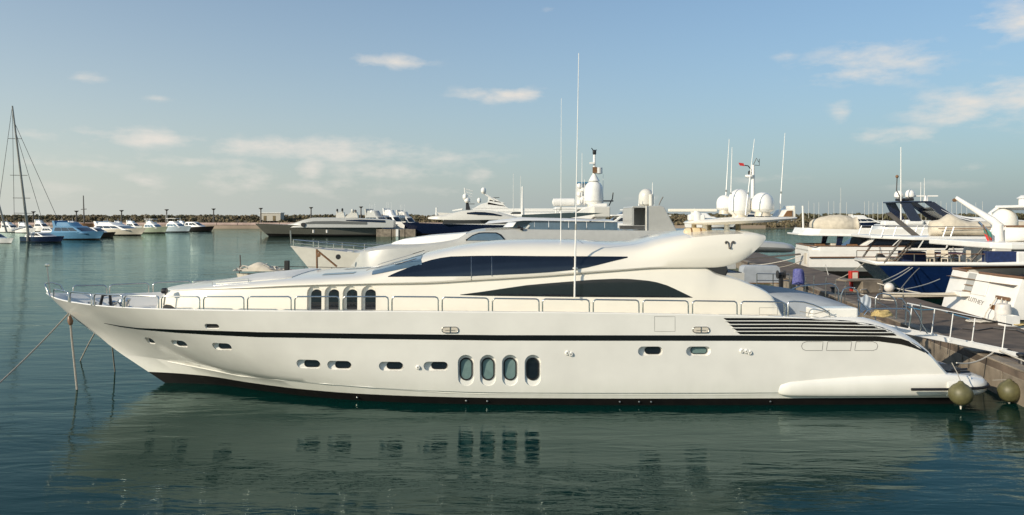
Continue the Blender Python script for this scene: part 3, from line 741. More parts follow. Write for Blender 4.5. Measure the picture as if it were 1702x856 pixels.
obj('swim_platform', G().loft(rings, True, True), 'gelcoat', yacht, 40)
g = G(); top = [Vector((x, YC+y, .875)) for x, y in plan(.34, 13.9)]; g.prism(top, (0,0,.012)); obj('platform_deck', g, 'deck_grey', yacht)
rub = [Vector((x, YC+y, .60)) for x, y in plan(-.012, 14.2)]
obj('rub_strip', G().tube([Vector((12.35, YC-3.62, .60)), Vector((13.6, YC-3.60, .60)), Vector((14.0,YC-3.55,.60))]+rub[1:-1]+[Vector((14.0,YC+3.55,.60)), Vector((12.35, YC+3.62, .60))], .045, 6), 'rubber', yacht, 40)
# stern between the quarters: steps down to the platform
rings = []
for X, z in ((9.8,2.66),(11.2,2.55),(12.0,2.2),(12.5,1.85),(13.0,1.45),(13.5,1.0),(14.1,.84)):
    rings.append([Vector((X, YC-2.9, z-.15)), Vector((X, YC-2.4, z)), Vector((X, YC+2.4, z)), Vector((X, YC+2.9, z-.15))])
obj('transom', G().loft(rings), 'gelcoat', yacht, 40)
for i in range(6):
    X = 12.1+i*.33; obj('stair_tread', G().box((X, YC+2.0, 2.2-i*.25), (.36,.8,.07)), 'teak', yacht, bevel=.01)
cl = obj('cleat', G().tube([(14.35,YC-2.7,.88),(14.35,YC-2.7,1.02)], .04, 8).tube([(14.1,YC-2.75,1.02),(14.65,YC-2.65,1.04)], .035, 8), 'black_metal', yacht, 40)
obj('platform_hatch', G().box((14.5, YC-1.9, .91), (.7,1.2,.05)), 'black_metal', yacht, bevel=.02)
# coaming locker beside the covered tender
obj('coaming', G().box((10.25, YC-2.75, 2.86), (1.5,.5,.36)), 'gelcoat', yacht, bevel=.06)
# stern rails
def hoop(pts, r=.028, m='chrome'): return obj('stern_rail', G().tube(pts, r, 8), m, yacht, 50)
def arc_hoop(x0, x1, y, z0, z1, zb0=None):
    zb0 = z0 if zb0 is None else zb0; rr = .22
    return [Vector((x0,y,z0)), Vector((x0,y,z1-rr)), Vector((x0+.06,y,z1-.08)), Vector((x0+rr,y,z1)), Vector((x1-rr,y,z1)), Vector((x1-.06,y,z1-.08)), Vector((x1,y,z1-rr)), Vector((x1,y,zb0))]
def px_hoop(pts, y, r=.026): return hoop([P(a, b, y) for a, b in pts], r)
px_hoop([(1312,492),(1312,486),(1318,479.5),(1330,475.5),(1380,471.5),(1388,474),(1393,481),(1394,497),(1394,520)], 29.7)
px_hoop([(1398,520),(1398,490),(1402,481),(1411,477.5),(1418,478.5),(1425,484),(1427,500),(1427,522)], 29.0)
px_hoop([(1455,532),(1455.5,496),(1459,489.5),(1466,487.5),(1478,490),(1486,496),(1490,506),(1489.5,530)], 28.0)
px_hoop([(1492,496),(1499,497),(1505,505),(1506,516),(1505,540)], 27.4)
px_hoop([(1436,524),(1442,516),(1450,513.2),(1470,513),(1504,513.4),(1511,518),(1513.5,526),(1511,543)], 25.0)
px_hoop([(1509,505),(1518,513),(1528,528),(1531,538),(1545,560),(1551,566)], 26.6)
px_hoop([(1426,498),(1438,510),(1448,521)], 26.0)
px_hoop([(1530,505),(1531.5,530),(1530,551)], 26.7)
px_hoop([(1458,502),(1480,512)], 28.0, .012)
# ------------------------------------------------------------------ small things round the white yacht
def thing_mesh(name, g, m, label, cat, group=None, smooth=40, bevel=0):
    o = obj(name, g, m, None, smooth, bevel); tag(o, label, cat, group); return o
def sag(a, b, d, n=10): return [a.lerp(b, i/n)-Vector((0,0,d*4*(i/n)*(1-i/n))) for i in range(n+1)]
# round fenders
def ball_fender(c, r, top, label):
    e = empty('ball_fender', c, label, 'fender')
    prof = [(max(r*math.sin(math.pi*i/14), .003), -r*math.cos(math.pi*i/14)) for i in range(13)]+[(.09,r*1.02),(.06,r*1.16),(.003,r*1.18)]
    obj('ball', G().lathe(prof, c, 26), 'fender_olive', e, 50)
    obj('lanyard', G().tube([c+Vector((0,0,r*1.1)), (c+Vector((0,0,r*1.1))).lerp(top, .5)+Vector((.02,0,0)), top], .014, 6), 'rope', e, 40)
    obj('tail', G().tube([c-Vector((0,0,r*.95)), c-Vector((0,0,r*1.35))], [.035,.02], 8), 'rope_white', e, 40)
ball_fender(P(1597, 655, 22.95), .34, P(1582, 603, 23.4), 'olive round fender hung against the white stern quarter')
ball_fender(P(1677.5, 650.5, 24.1), .34, P(1650, 632, 24.6), 'olive round fender floating off the end of the swim platform')
# lines from the bow
bow = P(113.5, 521.5, 26.7)
for name, pts, r, label in (
    ('mooring_line', sag(bow, P(-60, 688, 22.4), .12, 12), .026, 'thick mooring line slanting from the bow far out over the water'),
    ('mooring_line', [P(116, 523, 26.8), P(119, 560, 26.6), P(128, 648, 25.9)], .034, 'mooring line hanging almost straight from the bow with a chafe guard'),
    ('mooring_line', [P(158, 552.6, 27.6), P(146, 574, 29.4), P(133.5, 599.5, 31.1)], .026, 'short mooring line slanting back into the water under the far bow'),
    ('mooring_line', [P(186, 570, 27.3), P(188.5, 595, 28.2), P(191, 617.5, 28.9)], .026, 'short vertical line dropping into the water under the bow')):
    o = thing_mesh(name, G().tube(pts, r, 7), 'rope', label, 'rope', None)
    if 'chafe' in label: obj('chafe_guard', G().tube([P(115.5,526,26.75), P(117,534,26.7), P(117.6,540,26.7)], [.06,.10,.06], 8), 'wood_trim', o, 50, world=True)
# grey cover over the tender on the aft deck
tc_ = empty('covered_tender', (10.0, YC, 2.7), 'low tender under a smooth grey cover on the aft deck behind the deckhouse', 'tender')
rings = []
for X, z, hw in ((7.9,3.36,1.75),(8.3,3.50,1.95),(9.0,3.44,2.1),(9.9,3.36,2.15),(10.7,3.20,2.1),(11.3,3.02,1.95),(11.75,2.84,1.75),(11.8,2.72,1.6)):
    c = [(-hw-.02, 2.62), (-hw, 2.62+(z-2.62)*.55), (-hw*.93, 2.62+(z-2.62)*.82), (-hw*.6, z-.02), (0, z+.02), (hw*.6, z-.02), (hw*.93, 2.62+(z-2.62)*.82), (hw, 2.62+(z-2.62)*.55), (hw+.02, 2.62)]
    rings.append([Vector((X, YC+y+.2, zz+.02*math.sin(X*5+y*3))) for y, zz in c])
obj('cover', G().loft(rings, False, True), 'cover_grey', tc_, 60, subsurf=1)
obj('tender_hull', G().loft([[Vector((8+i*.6, YC-1.3, 2.66)), Vector((8+i*.6, YC+.2, 2.62)), Vector((8+i*.6, YC+1.7, 2.66))] for i in range(6)]), 'white_plain', tc_)
# coil of yellow rope and a hanging cloth at the stern
g = G(); c0 = P(1466, 527.5, 25.9)
pts = [c0+Vector((math.cos(t*2*math.pi/14)*(.36-.0016*t), math.sin(t*2*math.pi/14)*(.24-.001*t)+.0, .05+.0021*t+.02*math.sin(t*1.7))) for t in range(80)]
thing_mesh('rope_coil', g.tube(pts, .03, 6), 'rope_yellow', 'coil of yellow rope lying on the yacht\'s stern quarter', 'rope')
rings = []
for i in range(9):
    py = 492+i*3.2; k = .8*math.sin(i*.7)
    rings.append([P(1428+k+1.2*j*1.0+(.6*i if j < 2 else 0), py+2.5*math.sin(j*.5), 28.6+.022*math.sin(j*.9+i*.3)) for j in range(17)])
g = G().loft(rings).loft([[p+Vector((0,.02,0)) for p in r] for r in rings])
thing_mesh('hanging_towel', g, mat('towel_blue', (.50,.55,.60), .9, var=.1), 'pale blue cloth hung over the stern rail', 'towel')
# gangway
S = Vector((13.35, 27.0, 1.98)); E = Vector((17.65, 26.6, 1.12)); ax = (E-S); side = Vector((ax.y, -ax.x, 0)).normalized()   # points to the camera side
gw = empty('gangway', (15.5, 26.8, 1.1), 'white sloping gangway with slim handrails from yacht stern to quay', 'gangway')
def gp(t, s_, up=0): return S+ax*t+side*s_+Vector((0,0,up))
for s_ in (-.40, .40):
    obj('side_beam', G().prism([gp(-.02,s_-.04,-.06), gp(1,s_-.04,-.06), gp(1,s_-.04,.10), gp(-.02,s_-.04,.10)], side*.08), 'white_plain', gw, bevel=.01)
for i in range(22):
    t = .01+i*.0450; obj('tread', G().prism([gp(t,-.36,.0), gp(t+.040,-.36,.0), gp(t+.040,-.36,.03), gp(t,-.36,.03)], side*.72), mat('tread_grey', (.12,.12,.125), .7), gw)
for s_, ts in ((-.40, (.22,.40,.72)), (.40, (.46,.86))):
    tops = []
    for t in ts:
        a = gp(t, s_, .05); b = gp(t, s_, .98)+Vector((.12,0,0)); tops.append(b)
        obj('handrail_post', G().tube([a, b], .019, 8), 'white_plain', gw, 40)
        obj('post_foot', G().box(a, (.10,.10,.12)), 'white_plain', gw)
    t0, t1 = ts[0]-.04, ts[-1]+.05
    obj('handrail', G().tube([gp(t0, s_, .98)+Vector((.12,0,0)), gp(t1, s_, .98)+Vector((.12,0,0))], .024, 8), 'white_plain' if s_ < 0 else 'rubber', gw, 40)
for s_ in (-.3, .3): obj('wheel', G().lathe([(.02,-.04),(.10,-.04),(.10,.04),(.02,.04)], gp(1.0, s_, -.0), 14, 'Y'), 'rubber', gw, 40)

# ------------------------------------------------------------------ pier
PD = Vector((.151, .988, 0)).normalized(); PN = Vector((PD.y, -PD.x, 0)); PO = Vector((16.05, 24.0, 0))
ZP = 1.05
def pp(along, across, z=ZP): return PO+PD*along+PN*across+Vector((0,0,z))
def paved():
    g = G(); a0, a1, wdt = -14, 100, 4.7
    g.loft([[pp(a0, c, z), pp(a1, c, z)] for c, z in ((.18,-1),(.18,ZP-.34),(.0,ZP-.30),(.0,ZP-.03),(.03,ZP),(wdt-.03,ZP),(wdt,ZP-.03),(wdt,ZP-.30),(wdt-.18,ZP-.34),(wdt-.18,-1))])
    return g
pier = obj('pier', paved(), 'pier_top'); pier['kind'] = 'structure'
for i in range(38):      # concrete facing blocks along the water edge
    a = -14+i*3.0; obj('facing_block', G().box(pp(a+1.48, .10, .33), (.24, 2.93, 1.0), rz=-math.atan2(PD.x, PD.y)), 'concrete', pier, bevel=.03)
for i in range(38):
    a = -14+i*3.0; obj('coping_stone', G().box(pp(a+1.48, .24, ZP+.035), (.5, 2.95, .07), rz=-math.atan2(PD.x, PD.y)), 'concrete', pier, bevel=.02)
def bollard(along, across, label):
    c = pp(along, across, ZP); e = empty('bollard', c, label, 'bollard')
    obj('post', G().lathe([(.16,0),(.11,.06),(.10,.28),(.17,.34),(.17,.40),(.05,.43)], c, 16), 'black_metal', e, 40)
    obj('base_plate', G().box(c+Vector((0,0,.012)), (.42,.42,.024)), 'black_metal', e)
bollard(.9, .55, 'black mooring bollard on the quay edge beside the gangway')
bollard(24, .55, 'black mooring bollard on the quay edge opposite the blue yacht')
bollard(33, 4.2, 'black mooring bollard on the quay between the blue and white sterns')
# mooring lines from the white yacht to the quay
for a, b, d, lb in ((P(1590,603,25.2), pp(2.5,.5,1.3), .18, 'slack mooring line from yacht stern to quay bollard'),
                    (pp(2.5,.5,1.3), pp(-6,.3,1.2), .02, 'white line lying along the quay edge past the gangway')):
    thing_mesh('mooring_line', G().tube(sag(a, b, d), .025, 6), 'rope_white', lb, 'rope')
# service pedestal with red extinguisher box
def service_post(c, label, m='red_plastic'):
    e = empty('service_pedestal', c, label, 'pedestal')
    obj('box', G().box(c+Vector((0,0,.95)), (.55,.35,.75)), m, e, bevel=.05)
    obj('door', G().box(c+Vector((.03,-.18,.95)), (.34,.02,.55)), 'cream', e, bevel=.01)
    obj('stem', G().box(c+Vector((0,0,.29)), (.42,.25,.58)), m, e, bevel=.03)
c = PZ(1418.5, 484, ZP); service_post(c, 'red and cream service pedestal on the quay by the blue stern')
# flat bench slab on a block
c = PZ(1440, 486, ZP); e = empty('stone_bench', c, 'long flat slab on a concrete block between pedestal and white buoy', 'bench')
obj('slab', G().box(c+Vector((-.5,0,.80)), (2.6,1.0,.10), rz=.25), 'concrete', e, bevel=.02); obj('block', G().box(c+Vector((.1,0,.38)), (1.5,.9,.74), rz=.25), 'concrete', e, bevel=.03)
for px, py, dx_, label in ((1262,470,1.0,'grey canvas-covered box on the quay beyond the deckhouse'),):
    c = PZ(px, py, ZP); e = empty('covered_box', c, label, 'box')
    rings = [[c+Vector((x*k, y*k*.8, z)) for x, y in ((-1.3,-.7),(-1.45,0),(-1.3,.7),(1.3,.7),(1.45,0),(1.3,-.7))] for k, z in ((1.0,0),(1.02,.9),(.98,1.15),(.85,1.28))]
    obj('cover', G().loft(rings, True, True), 'cover_grey', e, 50)
    obj('pallet', G().box(c+Vector((0,0,.03)), (2.9,1.3,.06)), 'wood_brown', e)
c = PZ(1298, 480, ZP); e = empty('black_winch', c, 'black metal winch post standing on the quay behind the aft deck', 'winch')
obj('post', G().box(c+Vector((0,0,.5)), (.25,.25,1.0)), 'black_metal', e, bevel=.04); obj('drum', G().lathe([(.28,-.25),(.28,-.2),(.15,-.18),(.15,.18),(.28,.2),(.28,.25)], c+Vector((0,0,.95)), 16, 'X'), 'black_metal', e, 40)
# slim posts, hoses and shore cables on the quay
for px, py in ((1338,492),(1352,489),(1372,493),(1388,497),(1404,503),(1462,508),(1500,515)):
    p = PZ(px, py, ZP); e = empty('quay_post', p, 'slim steel post with a rope ring along the cluttered quay', 'post', 'slim posts along the quay')
    obj('shaft', G().tube([p, p+Vector((.04,0,1.15))], .03, 6), 'steel', e, 40); obj('ring', G().lathe([(.05,0),(.08,.02),(.05,.05)], p+Vector((.03,0,.85)), 10), 'rope', e, 40)
for pts, m, lb in (([(1600,546),(1625,549),(1650,545),(1690,549),(1720,560)], 'black_metal', 'black shore cable snaking over the quay by the gangway'), ([(1500,508),(1530,515),(1560,514),(1590,524),(1612,530)], 'teal_blue', 'blue hose lying across the quay behind the stern rails'),
                   ([(1380,486),(1400,489),(1425,487),(1460,497),(1490,500)], 'rope_white', 'loose white rope lying along the quay below the stone bench')):
    thing_mesh('shore_cable', G().tube([PZ(a, b, ZP+.03) for a, b in pts], .03, 6), m, lb, 'cable')
# quay hand rails
for (a, b, label) in ((PZ(1258, 478, ZP), PZ(1312, 479, ZP), 'low steel railing on the quay in front of the covered box'),):
    e = empty('railing', a, label, 'railing')
    for t in (0, .5, 1): p = a.lerp(b, t); obj('post', G().tube([p, p+Vector((0,0,.95))], .035, 6), 'steel', e, 40)
    for z in (.5, .95): obj('bar', G().tube([a+Vector((0,0,z)), b+Vector((0,0,z))], .03, 6), 'steel', e, 40)
c = PZ(1327, 476, ZP); e = empty('blue_cover', c, 'purple-blue cloth cover hung over a mooring post', 'cover')
rings = [[c+Vector((math.cos(k*math.pi/8)*r*(1+.12*math.sin(k*2.5+i)), math.sin(k*math.pi/8)*r*(1+.12*math.sin(k*2.5+i)), z)) for k in range(16)] for i, (r, z) in enumerate(((.40,.15),(.38,.5),(.34,.9),(.30,1.15),(.2,1.22)))]
obj('cloth', G().loft(rings, True, True), 'blue_cloth', e, 60); obj('post', G().tube([c, c+Vector((0,0,1.0))], .1, 8), 'steel', e, 40)

# ------------------------------------------------------------------ generic boat pieces, built in the boat's own frame: x forward from the stern, z up from the water
def hull_rings(L, B, fs, fb, rake=.12, p=2.6, flare=.25, tuck=.84, stern=.9, n=26, rows=7, counter=0.0, knuckle=.12, x0=0):
    out_ = []
    for r in range(rows+1):
        t = r/rows; row = []
        for i in range(n+1):
            s = i/n; zs = fs+(fb-fs)*s**2.0; z = -.35+(zs+.35)*t
            fw = max((s-.38)/.62, 0); full = (1-fw**p)*(stern+(1-stern)*min(s/.35, 1))
            low = (1-min(fw*1.12, 1)**(p*.62))*(stern+(1-stern)*min(s/.35, 1))
            b = B/2*(low*tuck*(1-t)**1.0+full*(1-(1-t))) if t > 0 else B/2*low*tuck*.8
            b = B/2*((low*tuck)*(1-t**.8)+full*t**.8)
            if t < knuckle: b *= .86
            x = s*L*(1-rake)+rake*L*s**3*(t**.9)-counter*t*(1-s)**4
            row.append((x+x0, max(b, .02), z))
        out_.append(row)
    return out_
def make_hull(root, L, B, fs, fb, m, deck='deck_white', boot='boot_black', stripe=None, **kw):
    rr = hull_rings(L, B, fs, fb, **kw); k = 2
    g = G()
    for s in (-1, 1): g.loft([[Vector((x, s*b, z)) for x, b, z in r] for r in rr[k:]])
    e = [r[0] for r in rr[k:]]; g.loft([[Vector((x, -b, z)) for x, b, z in e], [Vector((x, b, z)) for x, b, z in e]])
    h = obj('hull', g, m, root, 40, world=False)
    g = G()
    for s in (-1, 1): g.loft([[Vector((x, s*b, z)) for x, b, z in r] for r in rr[:k+1]])
    e = [r[0] for r in rr[:k+1]]; g.loft([[Vector((x, -b, z)) for x, b, z in e], [Vector((x, b, z)) for x, b, z in e]])
    obj('boot_top', g, boot, root, 40, world=False)
    top = rr[-1]
    obj('deck', G().loft([[Vector((x, -b*.97, z-.06)) for x, b, z in top], [Vector((x, 0, z-.03)) for x, b, z in top], [Vector((x, b*.97, z-.06)) for x, b, z in top]]), deck, root, 40, world=False)
    if stripe:
        g = G()
        for s in (-1, 1): g.tube([Vector((x, s*(b+.01), z-.1)) for x, b, z in top], .05, 5)
        obj('rub_rail', g, stripe, root, 40, world=False, kind='stuff')
    return rr
def house(root, x0, x1, w, z0, z1, f=.5, a=.2, m='white_paint', name='deckhouse', tw=.86, glass=None, band=(.42,.82), nwin=3, nose=.7, mg='tint_glass', front=True):
    """a cabin block: raked front, narrower roof, rounded corners; f and a are the front and aft rake in metres"""
    def ring(t):
        zz = z0+(z1-z0)*t; ww = w/2*(1+(tw-1)*t); xa = x0+a*t; xf = x1-f*t; n = 7; o = []
        for k in range(n+1):
            q = -math.pi/2+math.pi*k/n; o.append(Vector((xf-nose+nose*math.cos(q), ww*(abs(math.sin(q))**.75)*(1 if q > 0 else -1), zz)))
        o.append(Vector((xa+.15, ww, zz))); o.append(Vector((xa, ww-.15, zz))); o.append(Vector((xa, -ww+.15, zz))); o.append(Vector((xa+.15, -ww, zz))); return o
    o = obj(name, G().loft([ring(0), ring(.35), ring(.9), [p*1 for p in ring(.97)], [Vector((p.x*.985+.015*(x0+x1)/2, p.y*.95, p.z)) for p in ring(1.0)]], True, True), m, root, 40, world=False)
    if glass is not None:
        b0, b1 = band; g0, g1 = glass
        for s in (-1, 1):
            for i in range(nwin):
                u0 = g0+(g1-g0)*(i+.03)/nwin; u1 = g0+(g1-g0)*(i+.97)/nwin
                def sp_(u, t):
                    xa = x0+a*t+.15; xf = x1-f*t-nose; return Vector((xa+(xf-xa)*u, s*(w/2*(1+(tw-1)*t)+.012), z0+(z1-z0)*t))
                q = [sp_(u0, b0), sp_(u1, b0), sp_(u1, b1), sp_(u0, b1)]
                obj('window', G().prism(q, (0, -s*.05, 0)), mg, o, world=False)
        if front:
            r0 = ring(b0); r1 = ring(b1); pr = [[p+Vector((.012, .012*(1 if p.y > 0 else -1), 0)) for p in r[1:7]] for r in (r0, r1)]
            obj('windscreen', G().loft(pr).loft([[p-Vector((.04,0,0)) for p in r] for r in pr]), mg, o, world=False)
    return o
def slab(root, x0, x1, w, z, th, m, name='overhang', tf=.8, ta=1.0, bevel=.04):
    o = [Vector((x0, -w/2*ta, z)), Vector((x0+(x1-x0)*.7, -w/2, z)), Vector((x1, -w/2*tf, z)), Vector((x1, w/2*tf, z)), Vector((x0+(x1-x0)*.7, w/2, z)), Vector((x0, w/2*ta, z))]
    return obj(name, G().prism(o, (0,0,th)), m, root, bevel=bevel, world=False)
def ldome(root, x, y, z, r, m='white_paint', h=1.9, name='radome'):
    H = r*h; k = r*1.05
    prof = [(r*.5,0),(r*.6,H*.06),(r*.96,H*.16),(r,H*.22),(r,H-k)]+[(max(r*math.cos(R(a)), .004), H-k+k*math.sin(R(a))) for a in (18,36,54,72,90)]
    return obj(name, G().lathe(prof, (x,y,z), 18), m, root, 40, world=False)
def lwhip(root, x, y, z, h, r=.03, lean=0, m='white_paint', name='whip_aerial'): return obj(name, G().tube([(x,y,z),(x+lean,y,z+h)], [r, r*.5], 5), m, root, 40, world=False)
def rails(root, rr, s0, s1, h=.8, n=12, r=.025, m='steel'):
    top = rr[-1]; N_ = len(top)-1
    for s in (-1, 1):
        pts = []
        for i in range(n+1):
            q = (s0+(s1-s0)*i/n)*N_; k = min(int(q), N_-1); t = q-k
            pts.append(Vector([top[k][j]+(top[k+1][j]-top[k][j])*t for j in range(3)]))
        for p in pts: p.y = s*max(p.y-.08, 0)
        o = obj('guard_rail', G().tube([p+Vector((0,0,h)) for p in pts], r, 6), m, root, 40, world=False)
        obj('wire', G().tube([p+Vector((0,0,h*.5)) for p in pts], r*.6, 5), m, o, 40, world=False)
        for p in pts[::2]: obj('stanchion', G().tube([p, p+Vector((0,0,h))], r, 5), m, o, 40, world=False)

# ------------------------------------------------------------------ grey and silver yacht moored behind the white one
GY = 42.0
gy = empty('grey_motor_yacht', (12.0, GY, 0), 'silver grey yacht with long blue glass screen, moored behind the white yacht', 'yacht', rz=math.pi)
# its bow points to the left like the white one: own frame turned by half a circle
Lg = 24.3
rr = make_hull(gy, Lg, 6.6, 3.0, 4.28, 'silver_light', deck='deck_grey', rake=.17, p=2.9, flare=.3)
rails(gy, rr, .72, .995, .35, 14, .02, 'chrome')
obj('jack_staff', G().tube([P(484,406,GY), P(482.5,383,GY)], .035, 6), 'steel', gy, 40)
obj('hawse_hole', G().lathe([(.02,-.02),(.12,-.02),(.14,.03),(.12,.06)], P(562,427,39.9), 14, 'Y'), 'black_metal', gy, 40)
for px in (560, 582, 600, 612): obj('deck_fitting', G().box(P(px, 418, GY-.5)+Vector((0,0,-.25)), (.5,.4,.55), taper=.7), 'silver_light' if px % 4 else 'chrome', gy, bevel=.05)
nw = pchip([(588-CX)*.0334, (620-CX)*.0334, (680-CX)*.0334, (780-CX)*.0334, 10, 14], [.9,2.0,2.5,2.7,2.7,2.6])
zt_ = pchip([(px-CX)*.0334 for px in (588,606,630,655,700,764,782,805,830,851,866,900,1180)], [3.85,4.05,4.22,4.36,4.45,4.72,5.05,5.18,5.22,5.26,5.26,5.24,5.16])
rings = []
for X in np.linspace((588-CX)*.0334, 11.6, 66):
    w_ = nw(X); z = zt_(X); b = 3.2; c = [(w_+.15, b), (w_+.06, b+(z-b)*.55), (w_-.02, b+(z-b)*.86), (w_-.22, z-.02), (w_*.5, z+.05), (0, z+.07)]
    rings.append([Vector((X, GY-y, q)) for y, q in c]+[Vector((X, GY+y, q)) for y, q in c[-2::-1]])
body = obj('superstructure', G().loft(rings, False, True), 'silver_paint', gy, 40)
BT = bvh(body)
# white sun roof in front of the screen
rings = []
for px, t, b in ((652,406,408),(658,401,407.5),(675,396,405),(717,390,402),(764,386.5,399),(778,385,396)):
    a = P(px, t, GY); q = P(px, b, GY); hw = 1.1+1.0*min((px-652)/50, 1)
    rings.append([Vector((a.x, GY-hw, q.z)), Vector((a.x, GY-hw*.9, a.z-.03)), Vector((a.x, GY, a.z)), Vector((a.x, GY+hw*.9, a.z-.03)), Vector((a.x, GY+hw, q.z))])
obj('sun_roof', G().loft(rings, True, True), 'white_paint', gy, 40)
wg = patch(BT, [(776,398.4),(786,392.6),(796,389),(806,388.4),(824,388.6),(831,391.5),(838,398.6)], [(776,399.6),(838,399.8)], 40, 6, .03, .03)
obj('side_window', wg, 'blue_glass', gy, 30)
obj('window_trim', G().tube([hit(BT, x, y)[0] for x, y in ((774.5,399.5),(785.5,392),(796,388),(806,387.4),(825,387.6),(832,390.6),(839.5,399.5))], .05, 6), 'stripe_black', gy, 40)
yn = 39.75
def scr(px0, px1, t0, t1, b0, b1, name, m, th=.04, y=yn): return obj(name, G().prism([P(px0,b0,y), P(px1,b1,y), P(px1,t1,y), P(px0,t0,y)], (0,th,0)), m, gy)
scr(879, 888, 372, 366.5, 381.5, 381.8, 'glass_panel', 'blue_glass')
xs = [888, 912, 945, 975, 1005, 1027]
for a, b in zip(xs, xs[1:]): scr(a+.4, b-.4, 366.5+(a-888)*.02, 366.5+(b-888)*.02, 381.8, 382.4, 'glass_panel', 'blue_glass')
# raked front glass of the wheelhouse
a = [P(851, 379, 40.4), P(879, 379.5, 39.75), P(888, 365, 39.95), P(862, 364, 40.5)]
obj('windscreen', G().prism(a, (0,.05,0)), 'blue_glass', gy); obj('windscreen', G().prism([p for p in (P(851,379,40.4), P(862,364,40.5), P(872,364,43.6), P(863,379,43.6))], (.04,0,0)), 'blue_glass', gy)
obj('pillar', G().tube([P(873,383,39.72), P(889,365,39.92)], .07, 6), 'silver_light', gy, 40)
rings = []
for px, t, b in ((806,372,373.6),(813,367,371.5),(850,363,368.5),(868,360.4,366.5),(940,361.8,366.3),(1012,364.8,367.2)):
    a = P(px, t, GY); q = P(px, b, 40.2); hw = 2.2 if px > 830 else 1.5
    rings.append([Vector((a.x, GY-hw-.2, q.z)), Vector((a.x, GY-hw*.95, a.z-.04)), Vector((a.x, GY, a.z)), Vector((a.x, GY+hw*.95, a.z-.04)), Vector((a.x, GY+hw+.2, q.z))])
obj('hardtop', G().loft(rings, True, True), 'white_paint', gy, 40)
obj('black_visor', G().prism([P(868,357,41), P(946,353.5,41), P(1003,354,41), P(946,362.5,41), P(868,361.5,41)], (0,2.5,0)), mat('dark_teal', (.03,.05,.05), .4), gy)
scr(1029, 1072, 374.5, 374.5, 381, 381, 'louvre_frame', 'silver_paint', .1)
for i in range(5): scr(1030, 1071, 375.2+i*1.15, 375.2+i*1.15, 375.8+i*1.15, 375.8+i*1.15, 'louvre', 'lamp_grey', .05, yn-.03)
fn = obj('funnel_housing', G().prism([P(1075,385,yn), P(1126,385,yn), P(1119,372,yn), P(1104,344,yn), P(1098,341.5,yn), P(1075,342.5,yn)], (0,3.2,0)), 'silver_paint', gy, bevel=.04)
obj('cowl_roof', G().prism([P(1050,345.5,yn), P(1074.6,345.5,yn), P(1074.6,342.5,yn), P(1052,342.6,yn)], (0,3.2,0)), 'silver_paint', fn, bevel=.02)
obj('cowl_cheek', G().prism([P(1050,374,yn), P(1053.6,374,yn), P(1053.6,345.8,yn), P(1050,345.8,yn)], (0,3.2,0)), 'silver_paint', fn)
obj('cowl_back', G().prism([P(1053,376,yn+1.6), P(1075,376,yn+1.6), P(1075,344,yn+1.6), P(1053,344,yn+1.6)], (0,.1,0)), 'silver_paint', fn)
obj('cowl_edge', G().tube([P(1074.5,385,yn-.02), P(1074.5,342.4,yn-.02)], .05, 6), 'silver_light', fn, 40)
dome(1074, 313.5, 343, 25, 0, yy=41.5, parent=gy, m='silver_light')
obj('exhaust_pipe', G().tube([P(1082,342,41), P(1082,323,41)], .12, 10), 'silver_light', gy, 40)
whip((1084,342),(1084.6,303),41,41,.03,gy); whip((1062,342),(1062,330),41,41,.03,gy)
obj('small_aerial', G().tube([P(1095,341,41), P(1098,334,41), P(1102,327,41)], .03, 5), 'black_metal', gy, 40)
for px, py in ((862,379),(867,382)): obj('search_light', G().lathe([(.02,-.07),(.09,-.05),(.09,.07),(.05,.08)], P(px,py-2,39.4), 12, 'X'), 'black_metal', gy, 40)

rings = []
for px, t, b, hw in ((1200,398,418,1.0),(1240,398.5,419.5,.95),(1275,400,420,.85),(1300,402.6,420,.7),(1314,406,419.4,.5),(1320,410,416,.2)):
    a = P(px, t, 43.5); q = P(px, b, 43.5); zc_ = (a.z+q.z)/2; hh = (a.z-q.z)/2
    rings.append([Vector((a.x, 43.5+hw*math.cos(k*math.pi/7), zc_+hh*math.sin(k*math.pi/7))) for k in range(14)])
obj('tail_boom', G().loft(rings, True, True), 'silver_paint', gy, 50)
# ------------------------------------------------------------------ work boat with nets between the two
NY = 34.6
nb = empty('net_boat', (-2, NY, 0), 'low dark-decked boat with rope nets heaped in its bow, between white and grey yachts', 'boat', rz=math.pi)
rr = make_hull(nb, 10.6, 4.0, 3.0, 3.32, 'cream', deck='lamp_grey', rake=.12, p=2.4, stripe=None)
rails(nb, rr, .35, .99, .34, 12, .016, 'lamp_grey')
g = G(); rnd = random.Random(3)
for i in range(70):
    t = rnd.random(); c = P(402+70*t, 450, NY+rnd.uniform(-.6,.6)); h_ = .34*math.exp(-((t-.45)/.38)**2)
    pts = [c+Vector((rnd.uniform(-.5,.5), rnd.uniform(-.4,.4), h_*rnd.uniform(.2,1.0)*(1-abs(k-2)/3))) for k in range(5)]
    g.tube(pts, .022, 4)
net = obj('net_heap', g, 'rope_white', nb, 60, kind='stuff')
obj('net_mound', G().loft([[P(402+70*t, 451, NY+.9*math.cos(a))+Vector((0,0,(.05+.38*math.exp(-((t-.42)/.3)**2))*math.sin(a))) for a in np.linspace(0, math.pi, 9)] for t in np.linspace(0,1,12)]), 'cover_cream', nb, 60)
obj('bow_post', G().tube([P(400,446,NY), P(399,424,NY)], .03, 6), 'lamp_grey', nb, 40)
obj('black_bin', G().box(P(477,441,NY-1.3), (.2,.2,.42)), 'rubber', nb, bevel=.02)
gl = obj('gallows', G().tube([P(527,446,NY), P(526.5,414,NY)], .045, 6), 'wood_brown', nb, 40)
obj('brace', G().tube([P(527,416,NY), P(560,443,NY)], .045, 6), 'wood_brown', gl, 40)
obj('pulley', G().lathe([(.02,-.05),(.1,-.04),(.1,.04),(.02,.05)], P(529,424,NY), 10, 'Y'), 'wood_brown', gl, 40)

